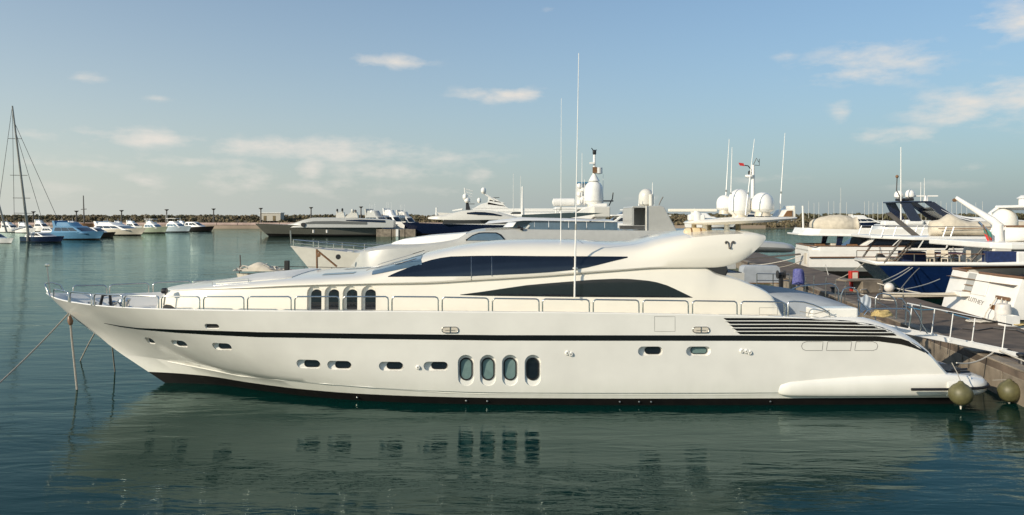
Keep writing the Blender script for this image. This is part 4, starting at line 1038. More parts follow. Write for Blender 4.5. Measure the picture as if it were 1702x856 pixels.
# ------------------------------------------------------------------ white yacht with the big dome, behind the grey one
wy = empty('domed_yacht', (14, 66, 0), 'white flybridge yacht with one huge dome and a tall light pole', 'yacht', rz=math.pi)
rr = make_hull(wy, 24, 6.2, 2.6, 3.6, 'white_paint')
house(wy, 2, 17, 5.2, 2.5, 5.35, 2.6, .3, glass=(.05,.95), nwin=4)
WYN = 64.5
obj('hardtop', G().prism([P(921.5,348,WYN), P(1004,348,WYN), P(1004,344.5,WYN), P(924,344,WYN)], (0,3.4,0)), 'white_paint', wy, bevel=.05)
for px in (924, 931): obj('hardtop_leg', G().tube([P(px,366,WYN+.3), P(px,346,WYN+.3)], .06, 6), 'white_paint', wy, 40)
obj('arch', G().prism([P(936,368,WYN-.1), P(1006,368,WYN-.1), P(1010,338,WYN-.1), P(994,338,WYN-.1), P(968,347,WYN-.1)], (0,3.6,0)), 'white_paint', wy, bevel=.06)
ar = obj('stay', G().tube([P(980,368,WYN-.3), P(1005,346,WYN-.3)], .10, 6), 'lamp_grey', wy, 40)
obj('console', G().box(P(1000,352,WYN-.4), (1.4,.6,.9)), 'silver_light', wy, bevel=.08)
d_ = dome(987, 300, 341, 31, 1.2, yy=WYN, parent=wy)
obj('dome_cap', G().tube([P(987.5,301,65.7), P(987.5,291,65.7)], [.5,.2], 12), 'white_paint', d_, 40)
po = obj('light_pole', G().tube([P(987.5,294,65.7), P(988,256,65.7)], [.14,.10], 8), 'white_paint', wy, 40)
obj('top_lamp', G().lathe([(.12,0),(.16,.1),(.16,.35),(.05,.42)], P(988,257,65.7), 10), 'black_metal', po, 40)
obj('wind_vane', G().tube([P(988,252,65.7), P(983,246,65.7), P(986,251,65.7), P(992,249,65.7)], .04, 5), 'black_metal', po, 40)
obj('loudhailer', G().lathe([(.15,-.3),(.36,-.25),(.36,.25),(.15,.3)], P(994.6,283.5,65.7), 12), 'white_paint', po, 40)
obj('lamp_bracket', G().box(P(988.5,282.5,65.5), (.35,.3,.5)), 'wood_brown', po); obj('lamp_bracket', G().box(P(984,271,65.5), (.45,.2,.15)), 'white_paint', po)
obj('life_raft', G().lathe([(.1,-1.0),(.34,-.9),(.34,.9),(.1,1.0)], P(937,336,WYN+1), 12, 'X'), 'white_paint', wy, 40)
lr = obj('signal_rack', G().box(P(966.5,322,68), (.9,.35,2.1)), 'white_plain', wy, bevel=.03)
for k in range(5): obj('rack_lamp', G().ball(P(963+(k%2)*6,309+k*7,67.6), .25, 8, 6), 'white_paint', lr, 40)
obj('blue_board', G().box(P(968,304,67.8), (1.1,.4,.14)), 'teal_blue', lr)
obj('radar', G().box(P(1008,334,66), (1.2,.15,.12)), 'lamp_grey', wy); obj('pole_lamp', G().tube([P(1012,342,66), P(1018,330,66), P(1019,320,66)], .05, 5), 'lamp_grey', wy, 40)
for px, t in ((967,254),(971,298),(1002,290),(978,300)): whip((px,344),(px+.5,t),66,66,.035,wy)
# ------------------------------------------------------------------ the three yachts moored stern-to on the far side of the pier
RZ = -math.atan2(PD.x, PD.y)
# 1: white yacht with a covered tender on its boat deck
b1 = empty('white_motor_yacht', (29.5, 77.0, 0), 'white motor yacht with a cream-covered tender on its long overhanging boat deck', 'yacht', rz=RZ)
rr = make_hull(b1, 29, 6.6, 2.55, 3.6, 'white_paint', deck='teak', tuck=.92, stern=.96, knuckle=.3)
LB = lambda name, g, m, par=b1, **k: obj(name, g, m, par, world=False, **k)
LB('swim_platform', G().box((-.75,0,.75), (1.7,5.6,.16)), 'teak', bevel=.04); LB('platform_lip', G().box((-.75,0,.6), (1.75,5.7,.14)), 'white_paint', bevel=.04)
LB('bulwark', G().loft([[Vector((x, s*(3.2 if x > .4 else 2.7), z)) for x in (0,.4,1,9)] for s, z in ((-1,2.4),(-1,2.95))]).loft([[Vector((0, y, z)) for y in (-2.7,2.7)] for z in (2.4,2.95)]).loft([[Vector((x, (3.2 if x > .4 else 2.7), z)) for x in (0,.4,1,9)] for z in (2.4,2.95)]), 'white_paint')
LB('cap_rail', G().tube([(9,-3.22,2.97),(1,-3.22,2.97),(.4,-3.2,2.97),(0,-2.7,2.97),(0,2.7,2.97),(.4,3.2,2.97),(9,3.22,2.97)], .06, 6), 'wood_trim', smooth=40)
house(b1, 4.2, 20, 5.6, 2.5, 4.05, 1.2, 2.2, 'white_paint', 'saloon', 1.0, (.02,.9), (.2,.97), 5, mg='tint_glass')
LB('saloon_door', G().prism([Vector((3.9,-2.3,2.5)), Vector((5.9,-2.3,4.0)), Vector((5.9,2.3,4.0)), Vector((3.9,2.3,2.5))], (.3,0,0)), 'tint_glass')
bd = LB('boat_deck', G().prism([Vector((-.9,-2.6,4.0)), Vector((.4,-3.1,3.95)), Vector((5,-3.35,3.9)), Vector((19,-3.35,4.1)), Vector((19,3.35,4.1)), Vector((5,3.35,3.9)), Vector((.4,3.1,3.95)), Vector((-.9,2.6,4.0))], (0,0,.16)), 'white_paint', bevel=.03)
cm_ = G()
for s in (-1, 1): cm_.loft([[Vector((x+(.5 if x < .5 else 0), s*(y-.05), z+.14)) for x, y, z in ((-.9,2.6,4.0),(.4,3.1,3.95),(5,3.35,3.9),(19,3.35,4.1))], [Vector((x+.75*(1 if x < .5 else 0), s*(y-.02), z+.68)) for x, y, z in ((-.9,2.6,4.0),(.4,3.1,3.95),(5,3.35,3.9),(19,3.35,4.1))]])
cm_.loft([[Vector((-.4,y,4.14)) for y in (-2.55,2.55)], [Vector((-.15,y,4.68)) for y in (-2.55,2.55)]])
LB('deck_coaming', cm_, 'white_paint')
for s in (-1, 1): LB('deck_post', G().prism([Vector((2.5,s*2.85,2.6)), Vector((2.95,s*2.85,2.6)), Vector((3.3,s*2.85,4.0)), Vector((2.75,s*2.85,4.0))], (0,.2,0)), 'navy')
LB('flag_pole', G().tube([(-.2,-1.6,4.5),(-.25,-1.6,6.9)], .09, 8), 'white_paint', smooth=40)
house(b1, 7.0, 22, 4.8, 4.1, 5.05, 4.0, .6, 'white_paint', 'flybridge', .9, None)
LB('flybridge_roof', G().loft([[Vector((x, y, z)) for y, z in ((-2.4,a),(-2.1,b),(0,b+.08),(2.1,b),(2.4,a))] for x, a, b in ((12.3,6.5,6.7),(13.6,5.75,6.05),(15,5.4,5.75),(18,5.35,5.65),(21.5,5.2,5.3))]).loft([[Vector((x, y, z-.1)) for y, z in ((-2.4,a),(2.4,a))] for x, a in ((12.3,6.5),(13.6,5.75),(15,5.4),(21.5,5.2))]), 'white_paint', smooth=40)
for s in (-1, 1):
    LB('radar_arch', G().prism([Vector((10.9,s*2.3,7.2)), Vector((11.7,s*2.3,7.25)), Vector((13.6,s*2.3,5.85)), Vector((15.8,s*2.3,5.45)), Vector((18.0,s*2.4,4.65)), Vector((15.0,s*2.4,4.75)), Vector((12.9,s*2.3,5.5))], (0,-s*.25,0)), 'navy')
    LB('arch_strut', G().prism([Vector((8.7,s*2.2,7.2)), Vector((9.6,s*2.2,7.25)), Vector((10.6,s*2.3,5.4)), Vector((9.6,s*2.3,5.3))], (0,-s*.25,0)), 'navy')
LB('arch_top', G().box((10.0,0,7.26), (3.0,4.7,.14)), 'navy', bevel=.05)
LB('arch_wing', G().box((9.6,-.6,7.5), (1.1,2.0,.26)), 'black_metal', bevel=.05)
ldome(b1, 9.2, -.2, 7.62, .42, h=1.9); ldome(b1, 10.1, -.6, 7.62, .46, h=1.9)
LB('array_radar', G().box((11.6,-.6,7.85), (2.2,.18,.14)), 'white_paint', bevel=.03); LB('array_base', G().lathe([(.25,0),(.16,.5)], (11.6,-.6,7.34), 10), 'white_paint')
lp = LB('lamp_post', G().tube([(9.0,-1.7,7.4),(8.5,-1.7,8.4),(8.55,-1.7,9.7)], .05, 6), 'black_metal'); LB('lamp', G().ball((8.55,-1.7,9.75), .16, 8, 6), 'wood_brown', lp)
lwhip(b1, 8.8, -2.0, 4.6, 8.0, .07); lwhip(b1, 10.9, -1.2, 7.3, 1.9, .04); lwhip(b1, 11.3, -1.0, 7.3, 2.3, .04)
for k in range(3): LB('sun_lounge', G().box((8.0+2.0*k,-1.6,5.15+.12*(k % 2)), (1.6,1.4,.5)), 'white_plain', bevel=.15)
for k in range(4): LB('cushion', G().box((1.2+1.5*k,-2.3,2.95+.06*(k % 2)), (1.0,.5,.36)), 'cream' if k % 2 else 'wood_brown', bevel=.08)
for x in (6.4, 13.0):
    f_ = LB('round_fender', G().ball((x,-3.65,1.75), .52, 14, 9), 'rubber', smooth=50); LB('lanyard', G().tube([(x,-3.6,2.2),(x,-3.3,2.95)], .03, 5), 'rope', f_)
# transom rails and stowed ropes, porthole strip
LB('stern_gate', G().prism([Vector((-.03,-2.2,1.1)), Vector((-.03,-1.2,1.1)), Vector((-.03,-1.2,2.2)), Vector((-.03,-2.2,2.2))], (.05,0,0)), 'cream')
LB('rub_strake', G().tube([(0,-3.28,1.85),(8,-3.36,1.95),(16,-3.3,2.15)], .07, 6), 'wood_trim')
LB('boarding_plank', G().prism([Vector((-.3,-1.0,2.1)), Vector((-6.2,-1.4,1.55)), Vector((-6.2,-1.4,1.43)), Vector((-.3,-1.0,1.95))], (0,.6,0)), 'lamp_grey')
ct = empty('covered_dinghy', b1.matrix_basis @ Vector((3.3, 0, 4.2)), 'dinghy wrapped in a cream cover on the white yacht\'s boat deck', 'dinghy', rz=RZ)
rings = []
for t in np.linspace(0, 1, 18):
    x = .1+4.7*t; r = (.32+.75*math.sin(math.pi*min(t*1.05, 1))**.55*(.62+.5*t)) if t < .9 else .75*(1-t)/.1+.35
    rings.append([Vector((x-2.6, r*1.25*math.cos(a), .72+1.12*r*max(math.sin(a), -.5)+.03*math.sin(x*7+a*4))) for a in np.linspace(0, 2*math.pi, 19)[:-1]])
obj('cover', G().loft(rings, True, True), 'cover_cream', ct, 60, world=False)
obj('chock', G().box((-1.2,0,.15), (.3,1.6,.4)), 'white_plain', ct, world=False); obj('chock', G().box((1.4,0,.15), (.3,1.6,.4)), 'white_plain', ct, world=False)

# 2: blue-hulled yacht with open aft deck
b2 = empty('blue_classic_yacht', (26.4, 56.8, 0), 'royal blue yacht with white gunwale, teak aft deck and outdoor ladder', 'yacht', rz=RZ)
rr = make_hull(b2, 26, 6.4, 2.45, 3.4, 'royal_blue', deck='teak', tuck=.80, stern=.80, counter=2.6, boot='boot_black', x0=2.8)
LB2 = lambda name, g, m, par=b2, **k: obj(name, g, m, par, world=False, **k)
top = rr[-1]
LB2('gunwale', G().tube([Vector((x, -b, z+.06)) for x, b, z in top[::-1]]+[Vector((x, b, z+.06)) for x, b, z in top], .15, 8), 'white_paint', smooth=50)
UD = 4.2
LB2('upper_deck', G().prism([Vector((-.2,-2.5,UD+.1)), Vector((2.5,-3.1,UD)), Vector((18,-3.2,UD)), Vector((18,3.2,UD)), Vector((2.5,3.1,UD)), Vector((-.2,2.5,UD+.1))], (0,0,.22)), 'white_paint', bevel=.05)
house(b2, 7.6, 19, 4.8, 2.4, UD, .8, .5, 'silver_light', 'saloon', 1.0, (.1,.9), (.3,.85), 4)
for x0, x1 in ((.6, 1.2), (6.2, 7.0)):
    for s in (-1, 1): LB2('deck_strut', G().tube([(x0,s*2.6,2.5),(x1+.6,s*2.75,UD+.05)], .075, 6), 'lamp_grey', smooth=40)
for s in (-.28, .28): LB2('ladder_stringer', G().tube([(1.5,-1.9+s,2.5),(3.0,-1.9+s,UD+.1)], .06, 6), 'lamp_grey', smooth=40)
for k in range(7): LB2('ladder_tread', G().box((1.68+k*.2,-1.9,2.7+k*.225), (.22,.56,.04)), 'wood_brown')
for s in (-1, 1):
    for k, x in enumerate((.4, 1.2, 4.5, 5.0, 7.5)): LB2('stanchion', G().tube([(x,s*2.7,UD+.2),(x+.25,s*2.7,UD+.95)], .045, 5), 'white_paint', smooth=40)
    LB2('upper_rail', G().tube([(.65,s*2.7,UD+.95),(8,s*2.7,UD+.95)], .03, 5), 'steel', smooth=40)
    LB2('stern_rail', G().tube([(x,s*(b-.15),z+.75) for x, b, z in top[:9]], .03, 5), 'wood_trim', smooth=40)
    for x, b, z in top[:9:2]: LB2('rail_post', G().tube([(x,s*(b-.15),z),(x,s*(b-.15),z+.75)], .03, 5), 'steel', smooth=40)
LB2('davit', G().prism([Vector((3.2,-1.0,UD+.2)), Vector((3.7,-1.0,UD+.2)), Vector((1.6,-1.0,UD+2.0)), Vector((1.3,-1.0,UD+1.9))], (0,.2,0)), 'lamp_grey')
LB2('locker', G().box((3.6,.6,2.85), (1.6,1.2,.8)), 'navy_cloth', bevel=.06); LB2('locker', G().box((8.2,-2.7,2.95), (2.0,.8,1.0)), 'navy_cloth', bevel=.06)
LB2('white_case', G().box((10.2,-2.8,2.95), (2.2,.8,1.0)), 'white_plain', bevel=.1)
LB2('hawse_pipe', G().lathe([(.02,-.02),(.16,-.02),(.2,.04),(.16,.08)], (3.2,-2.05,1.55), 12, 'Y'), 'chrome'); LB2('hawse_pipe', G().lathe([(.02,-.02),(.12,-.02),(.15,.04),(.12,.08)], (2.2,-1.95,1.95), 12, 'Y'), 'chrome')
M2 = b2.matrix_basis
tb = empty('deck_table', M2 @ Vector((5.2,-1.2,2.45)), 'table under a purple cloth on the blue yacht\'s aft deck', 'table', rz=RZ)
obj('table_top', G().box((0,0,.74), (1.9,1.2,.05)), 'wood_brown', tb, world=False); obj('cloth', G().box((.2,0,.80), (1.6,1.25,.06)), mat('purple_cloth', (.05,.03,.10), .8), tb, world=False, bevel=.02)
for x in (-.8,.8):
    for y in (-.5,.5): obj('leg', G().box((x,y,.36), (.07,.07,.72)), 'cream', tb, world=False)
def chair(x, y, rz, label):
    e = empty('deck_chair', M2 @ Vector((x,y,2.45)), label, 'chair', 'chairs on the blue yacht\'s aft deck', rz=RZ+rz)
    obj('seat', G().box((0,0,.45), (.5,.5,.05)), 'cream', e, world=False)
    obj('backrest', G().box((-.23,0,.78), (.05,.5,.5)), 'cream', e, world=False, bevel=.02)
    for u in (-.22,.22):
        for v in (-.22,.22): obj('leg', G().box((u,v,.22), (.06,.06,.44)), 'cream', e, world=False)
for k, (x, y) in enumerate(((4.0,-1.9),(4.9,-2.3),(6.6,-2.2))): chair(x, y, 1.2-.5*k, 'cream plastic chair at the cloth-covered table on the blue yacht')
tn = empty('covered_tender', M2 @ Vector((6.8,-1.2,UD+.22)), 'long tender under a wrinkled beige cover on the blue yacht\'s upper deck', 'tender', rz=RZ)
rings = []
for t in np.linspace(0, 1, 22):
    x = -2.6+6.2*t; hw = .85*min(1, (t+.03)*6)**.5*(1-.45*max(t-.6,0)/.4); pk = .95*math.exp(-((t-.22)/.10)**2)*.55
    h_ = .62+pk+.03*math.sin(t*40)
    rings.append([Vector((x, hw*math.cos(a)*(1+.03*math.sin(a*9+x*4)), .5+(h_ if math.sin(a) > 0 else .45)*math.sin(a))) for a in np.linspace(0, 2*math.pi, 21)[:-1]])
obj('cover', G().loft(rings, True, True), 'cover_cream', tn, 60, world=False)
obj('lashing', G().tube([(x,-1.02,.62+.04*math.sin(x)) for x in np.linspace(-2.4,3.4,14)], .03, 5), 'wood_brown', tn, world=False)
thing_mesh('round_buoy', G().ball(P(1478,478,46.5), .30, 18, 12), 'fender_white', 'large white ball buoy floating before the blue stern', 'buoy')
HB = bvh([c_ for c_ in b2.children if c_.name.startswith('hull')][0])
def on_b2(px, py):
    p, n_ = hit(HB, px, py); return p+n_*.12 if p else P(px, py, 54)
for a, b, d, lb in ((on_b2(1511,443.5), P(1420,478,48), .25, 'white mooring line from blue stern towards the stone bench'), (on_b2(1516,444), P(1430,482,47), .3, 'second white mooring line slanting below the first from blue stern'),
                    (on_b2(1527,445), P(1490,490,44), -.1, 'grey mooring line dropping steeply from the blue hull to the quay'), (P(1456,470,48), P(1530,487,45), .05, 'white float line running right from the ball buoy'),
                    (P(1562,464,50), P(1500,481,46), .1, 'thin white line rising to the white transom beside the blue hull'),
                    (P(1335,424,69), P(1246,441,72), .2, 'pale mooring line stretched left over water from far white yacht'), (P(1335,432,69), P(1266,446,72), .25, 'lower pale mooring line left of the blue cloth cover'),
                    (P(1350,462,66), P(1322,476,66), .1, 'grey mooring line under the white stern by the blue cloth cover'), (P(1372,440,65), P(1385,480,58), .1, 'grey line from white stern down to the quay edge'), (P(1440,434,57), P(1350,470,60), .5, 'long grey line from blue stern tip to the quay')):
    thing_mesh('mooring_line', G().tube(sag(a, b, d), .035, 5), 'rope_white' if 'white' in lb else 'rope', lb, 'rope')

# 3: white yacht showing its name-bearing transom
b3 = empty('transom_yacht', (22.9, 38.2, 0), 'white yacht showing a broad raked transom with name lettering and wooden cap rail', 'yacht', rz=R(-3))
LB3 = lambda name, g, m, par=b3, **k: obj(name, g, m, par, world=False, **k)
B3 = 6.5
secs = []
for x, w_, zs in ((0,0,0),):
    pass
def t3(y, z):     # raked, slightly bowed transom
    return Vector((-.15+.42*max(z-.2, 0)*.75+.25*(y/3.25)**2, y, z))
rowsz = (-.4,.1,.5,1.1,1.7,2.3,2.75,3.05)
ys = [-3.05,-2.9,-2.4,-1.6,-.8,0,.8,1.6,2.4,2.9,3.05]
def wid(z): return .90+.10*min(max(z+.4, 0)/2, 1)
g = G(); g.loft([[t3(y*wid(z), z) for y in ys] for z in rowsz])
for s in (-1, 1):
    g.loft([[t3(s*3.05*wid(z), z)]+[Vector((x, s*(3.05+.2*min(x/4, 1))*wid(z), z+(.02*x if z > 2 else 0))) for x in (1.5,3,6,10,14)] for z in rowsz])
h3 = LB3('hull', g, 'white_paint', smooth=35); T3 = bvh(h3)
g = G(); g.loft([[Vector((.5,-2.9,2.7)), Vector((14,-3.2,2.9))], [Vector((.5,2.9,2.7)), Vector((14,3.2,2.9))]]); LB3('deck', g, 'teak')
LB3('cap_rail', G().tube([Vector((14,-3.25,3.36)), Vector((6,-3.25,3.2)), Vector((3,-3.2,3.14)), t3(-3.05,3.07), t3(-1.6,3.07), t3(.1,3.07)], .07, 6), 'wood_trim', smooth=50)
LB3('cap_rail', G().tube([t3(1.3,3.07), t3(3.05,3.07), Vector((3,3.2,3.14)), Vector((14,3.25,3.36))], .07, 6), 'wood_trim', smooth=50)
# stairs let into the transom
o3 = [t3(.25,1.95), t3(1.0,1.95), t3(1.0,3.0), t3(.25,3.0)]
st_ = LB3('stair_opening', G().prism([p+Vector((-.03,0,0)) for p in o3], (.12,0,0)), 'silver_paint')
LB3('stair_gate', G().prism([t3(-1.0,2.0)+Vector((-.06,0,0)), t3(.2,2.0)+Vector((-.06,0,0)), t3(.2,3.02)+Vector((-.06,0,0)), t3(-1.0,3.02)+Vector((-.06,0,0))], (.06,0,0)), 'white_paint', bevel=.02)
for k in range(3): LB3('stair_tread', G().box(t3(.62,2.1+.3*k)+Vector((-.04,0,0)), (.14,.7,.04)), 'teak', st_)
LB3('black_waterline', G().loft([[Vector((x, s_, z)) for x in (.6,6,14)] for s_, z in ((-3.2,.9),(-3.24,1.15))]).loft([[Vector((x, -s_, z)) for x in (.6,6,14)] for s_, z in ((-3.2,.9),(-3.24,1.15))]), 'stripe_black')
# name on the transom
cu = bpy.data.curves.new('name', 'FONT'); cu.body = 'LUTHEY'; cu.size = .30; cu.extrude = .008; cu.align_x = 'CENTER'
to = bpy.data.objects.new('name', cu); COL.objects.link(to); bpy.context.view_layer.update()
me = bpy.data.meshes.new_from_object(to.evaluated_get(bpy.context.evaluated_depsgraph_get())); bpy.data.objects.remove(to)
nv = [v.co.copy() for v in me.vertices]; nf = [tuple(p.vertices) for p in me.polygons]
g = G(); g.add([t3(-.35-v.x*1.25, 1.60+v.y-.10*v.x)+Vector((-.012-v.z, 0, 0)) for v in nv], nf)
LB3('name_lettering', g, 'text_grey')
# boarding beam reaching over the quay
pb = LB3('passerelle', G().tube([Vector((.3,.75,1.9)), Vector((-3.5,1.3,1.75))], .11, 8).box((-1.6,1.02,1.90), (3.8,.36,.06), rz=-.14), 'cream')
LB3('hinge_block', G().box((.25,.75,1.95), (.7,.9,.24)), 'white_paint', pb, bevel=.04)
LB3('fairlead', G().box(t3(-2.3,2.05)+Vector((-.06,0,0)), (.14,1.0,.16)), 'wood_trim', bevel=.03)
for k, y in enumerate((-2.0,-2.35,-2.6)): LB3('hanging_line', G().tube([t3(y,2.05)+Vector((-.12,0,0)), t3(y+.2-.35*k,1.3)+Vector((-.25,0,0)), t3(y-.15*k,.9)+Vector((-.4,0,0))], .03, 5), 'rope_white', smooth=40)
LB3('stern_fender', G().lathe([(.05,0),(.30,.08),(.34,.3),(.34,1.0),(.30,1.25),(.05,1.32)], t3(-3.0,.62)+Vector((-.25,-.3,0)), 16), 'fender_white', smooth=50)
# upper works (placed from the transom)
UX = Vector((-3.2, 0, 0))
LB3 = lambda name, g, m, par=b3, **k: obj(name, G().add([p+UX for p in g.v], g.f), m, par, world=False, **k)
LB3('cabin_side', G().prism([Vector((8.0,-2.7,2.9)), Vector((17,-2.7,2.9)), Vector((17,-2.7,4.35)), Vector((8.8,-2.7,4.35))], (0,5.4,0)), 'white_plain')
LB3('dark_pillar', G().prism([Vector((4.3,-2.95,3.08)), Vector((4.7,-2.95,3.08)), Vector((5.9,-2.95,4.40)), Vector((5.5,-2.95,4.40))], (0,.25,0)), 'navy')
LB3('cockpit_curtain', G().loft([[Vector((4.9+.9*(z-3.2)+.3*k, -2.75+.06*math.sin(k*2.2), z)) for k in range(14)] for z in (3.1,3.8,4.38)]), 'cover_cream')
LB3('cabin_window', G().prism([Vector((9.6,-2.73,3.2)), Vector((12.5,-2.73,3.2)), Vector((12.5,-2.73,4.0)), Vector((10.1,-2.73,4.0))], (0,.02,0)), 'tint_glass')
ud = LB3('boat_deck', G().prism([Vector((2.8,-2.9,4.42)), Vector((3.6,-3.2,4.38)), Vector((14,-3.25,4.4)), Vector((14,3.25,4.4)), Vector((3.6,3.2,4.38)), Vector((2.8,2.9,4.42))], (.0,0,.30)), 'white_paint', bevel=.06)
# deck crane
cb_ = Vector((4.9, .2, 4.7)); cr = LB3('crane_post', G().tube([cb_, cb_+Vector((0,0,.8))], [.30,.24], 16), 'white_paint', smooth=40)
ce = cb_+Vector((-1.6,.9,2.2))
LB3('crane_arm', G().tube([cb_+Vector((.25,0,.55)), cb_+Vector((-.2,.08,1.0)), ce], [.22,.19,.10], 10), 'white_paint', cr, smooth=40)
LB3('crane_tip', G().lathe([(.02,-.07),(.09,-.06),(.09,.06),(.02,.07)], ce+Vector((-.06,0,-.14)), 12, 'Y'), 'wood_brown', cr, smooth=40)
LB3('hydraulic_ram', G().tube([cb_+Vector((-.35,.1,.4)), cb_.lerp(ce, .45)-Vector((0,0,.06))], .06, 8), 'chrome', cr, smooth=40)
ldome(b3, 2.6, 1.2, 5.15, .62, h=1.9)
LB3('dome_plinth', G().box((5.8,1.2,4.9), (1.2,1.2,.5)), 'white_paint', bevel=.06)
for s in (-1.8, 1.6): LB3('arch', G().tube([Vector((5.7,s,4.7)), Vector((5.3,s,6.1)), Vector((5.6,s,6.32)), Vector((9,s,6.4))], [.10,.10,.10,.12], 8), 'white_paint', smooth=40)
LB3('arch_roof', G().box((8.2,-.1,6.42), (5.2,3.6,.14)), 'white_paint', bevel=.05)
LB3('helm_seat', G().box((6.0,-1.6,5.3), (.5,1.0,1.2)), 'white_plain', bevel=.15); LB3('vent_cowl', G().lathe([(.2,0),(.2,.3),(.3,.34),(.1,.5)], (5.9,-.2,6.48), 12), 'white_paint', smooth=40)
lwhip(b3, 3.0, -1.2, 6.4, 1.3, .07)
fs = LB3('flag_staff', G().tube([Vector((4.35,-.2,4.6)), Vector((4.0,-.1,5.5))], .03, 6), 'wood_trim')
fl = [[Vector((4.02+.35*u+.2*v, -.1+.10*math.sin(u*5+v*3), 5.45-.75*v-.35*u)) for u in np.linspace(0,1,8)] for v in np.linspace(0,1,9)]
LB3('flag', G().loft(fl[:5]), 'flag_green', fs); LB3('flag', G().loft(fl[4:]), 'flag_red', fs)
dg_ = empty('white_dinghy', b3.matrix_basis @ Vector((2.2,-2.0,4.7)), 'white dinghy with red rubbing line on the boat deck beside the crane', 'dinghy', rz=R(-3))
rings = []
for t in np.linspace(0, 1, 12):
    hw = .75*(1-(1-t)**3)**.6+.05; rings.append([Vector((-1.4+4.2*t, y*hw, z)) for y, z in ((-1,.75),(-.92,.40),(-.55,.10),(0,.0),(.55,.10),(.92,.40),(1,.75))])
obj('hull', G().loft(rings, False, True), 'white_paint', dg_, 50, world=False)
obj('gunwale', G().tube([r[0] for r in rings], .05, 6), 'wood_trim', dg_, 40, world=False); obj('gunwale', G().tube([r[-1] for r in rings], .05, 6), 'wood_trim', dg_, 40, world=False)
obj('keel_chock', G().box((1.2,0,.0), (.2,.8,.12)), 'white_plain', dg_, world=False)
# things on the quay by that transom
for px, py, sx, sy, sz, m, nm, lb in ((1660,528,.55,.45,.62,'wood_brown','wooden_crate','brown wooden crate on the quay under the name-bearing transom'), (1674,526,.5,.42,.42,'wood_brown','wooden_crate','lower brown crate beside the tall white fender'), (1677,541,.62,.5,.45,'white_plain','white_tub','pale tub on the quay in front of the crates')):
    c = PZ(px, py, ZP); e = empty(nm, c, lb, 'crate' if 'crate' in nm else 'tub')
    for k in range(4):
        a = k*math.pi/2; d = Vector((math.cos(a), math.sin(a), 0)); obj('side_board', G().box(c+Vector((d.x*sx/2, d.y*sy/2, sz/2)), (.04 if k % 2 == 0 else sx, sy if k % 2 == 0 else .04, sz)), m, e)
    obj('base', G().box(c+Vector((0,0,.03)), (sx,sy,.05)), m, e)
for px, py, m, lb in ((1631,536,'rope_white','heap of white rope on the quay behind the gangway'), (1696,541,'rope_yellow','heap of yellow rope on the quay beside the pale tub')):
    c = PZ(px, py, ZP); pts = [c+Vector((math.cos(t*.5)*(.5+.2*math.sin(t*.31)), math.sin(t*.5)*(.3+.1*math.sin(t*.7)), .05+.05*abs(math.sin(t*.9)))) for t in range(90)]
    thing_mesh('rope_heap', G().tube(pts, .03, 5), m, lb, 'rope')

# ------------------------------------------------------------------ far shore
def ridge(name, x0, x1, y0, y1, z1, m, seed, n=160, kd=10):
    rnd = random.Random(seed); g = G(); ph = [rnd.uniform(0, 9) for _ in range(6)]
    g.loft([[Vector((x0+(x1-x0)*i/n, y0+(y1-y0)*k/kd, z1*sstep(0, .55, k/kd)*(.85+.10*math.sin(i*.31+ph[0])+.06*math.sin(i*.77+ph[1]+k)+.05*math.sin(i*1.9+ph[2])))) for i in range(n+1)] for k in range(kd+1)])
    o = obj(name, g, m, None, 60); o['kind'] = 'structure'; return o
ridge('breakwater_land', -420, 160, 334, 470, 4.6, 'scrub', 1)
ridge('far_shore', 120, 900, 640, 900, 4.0, 'sand', 2)
def bushes(name, label, n, x0, x1, y0, y1, zf_, smin, smax, m, seed):
    rnd = random.Random(seed); g = G()
    for _ in range(n):
        x = rnd.uniform(x0, x1); y = rnd.uniform(y0, y1); s = rnd.uniform(smin, smax); c = Vector((x, y, zf_(x, y)+s*.2))
        for q in range(3):
            cc = c+Vector((rnd.uniform(-1,1)*s, rnd.uniform(-.6,.6)*s, rnd.uniform(-.1,.4)*s)); vs_ = []
            for k in range(7):
                d = Vector((rnd.gauss(0,1), rnd.gauss(0,1), rnd.gauss(0,.8))).normalized(); t = d.orthogonal().normalized(); u = d.cross(t)
                p = cc+d*s*.55; r_ = s*.5; g.add([p+t*r_, p-t*r_*.6+u*r_, p-t*r_*.6-u*r_, p+d*r_*.5], [(0,1,2),(0,1,3),(1,2,3),(2,0,3)])
    o = obj(name, g, m); o['kind'] = 'stuff'; o['label'] = label; o['category'] = 'shrubs'; return o
bushes('scrub', 'low olive scrub covering the breakwater behind the boats', 2600, -420, 150, 340, 440, lambda x, y: 4.4*sstep(334, 400, y)-.2, .8, 1.7, 'scrub', 5)
bushes('dark_scrub', 'darker bushes along the crest of the breakwater', 900, -420, 150, 345, 420, lambda x, y: 4.6*sstep(334, 400, y)-.2, .7, 1.6, 'scrub_dark', 6)
bushes('far_trees', 'thin dark tree line on the far right shore', 900, 120, 800, 650, 720, lambda x, y: 2.6, 2.0, 4.2, 'scrub_dark', 8)
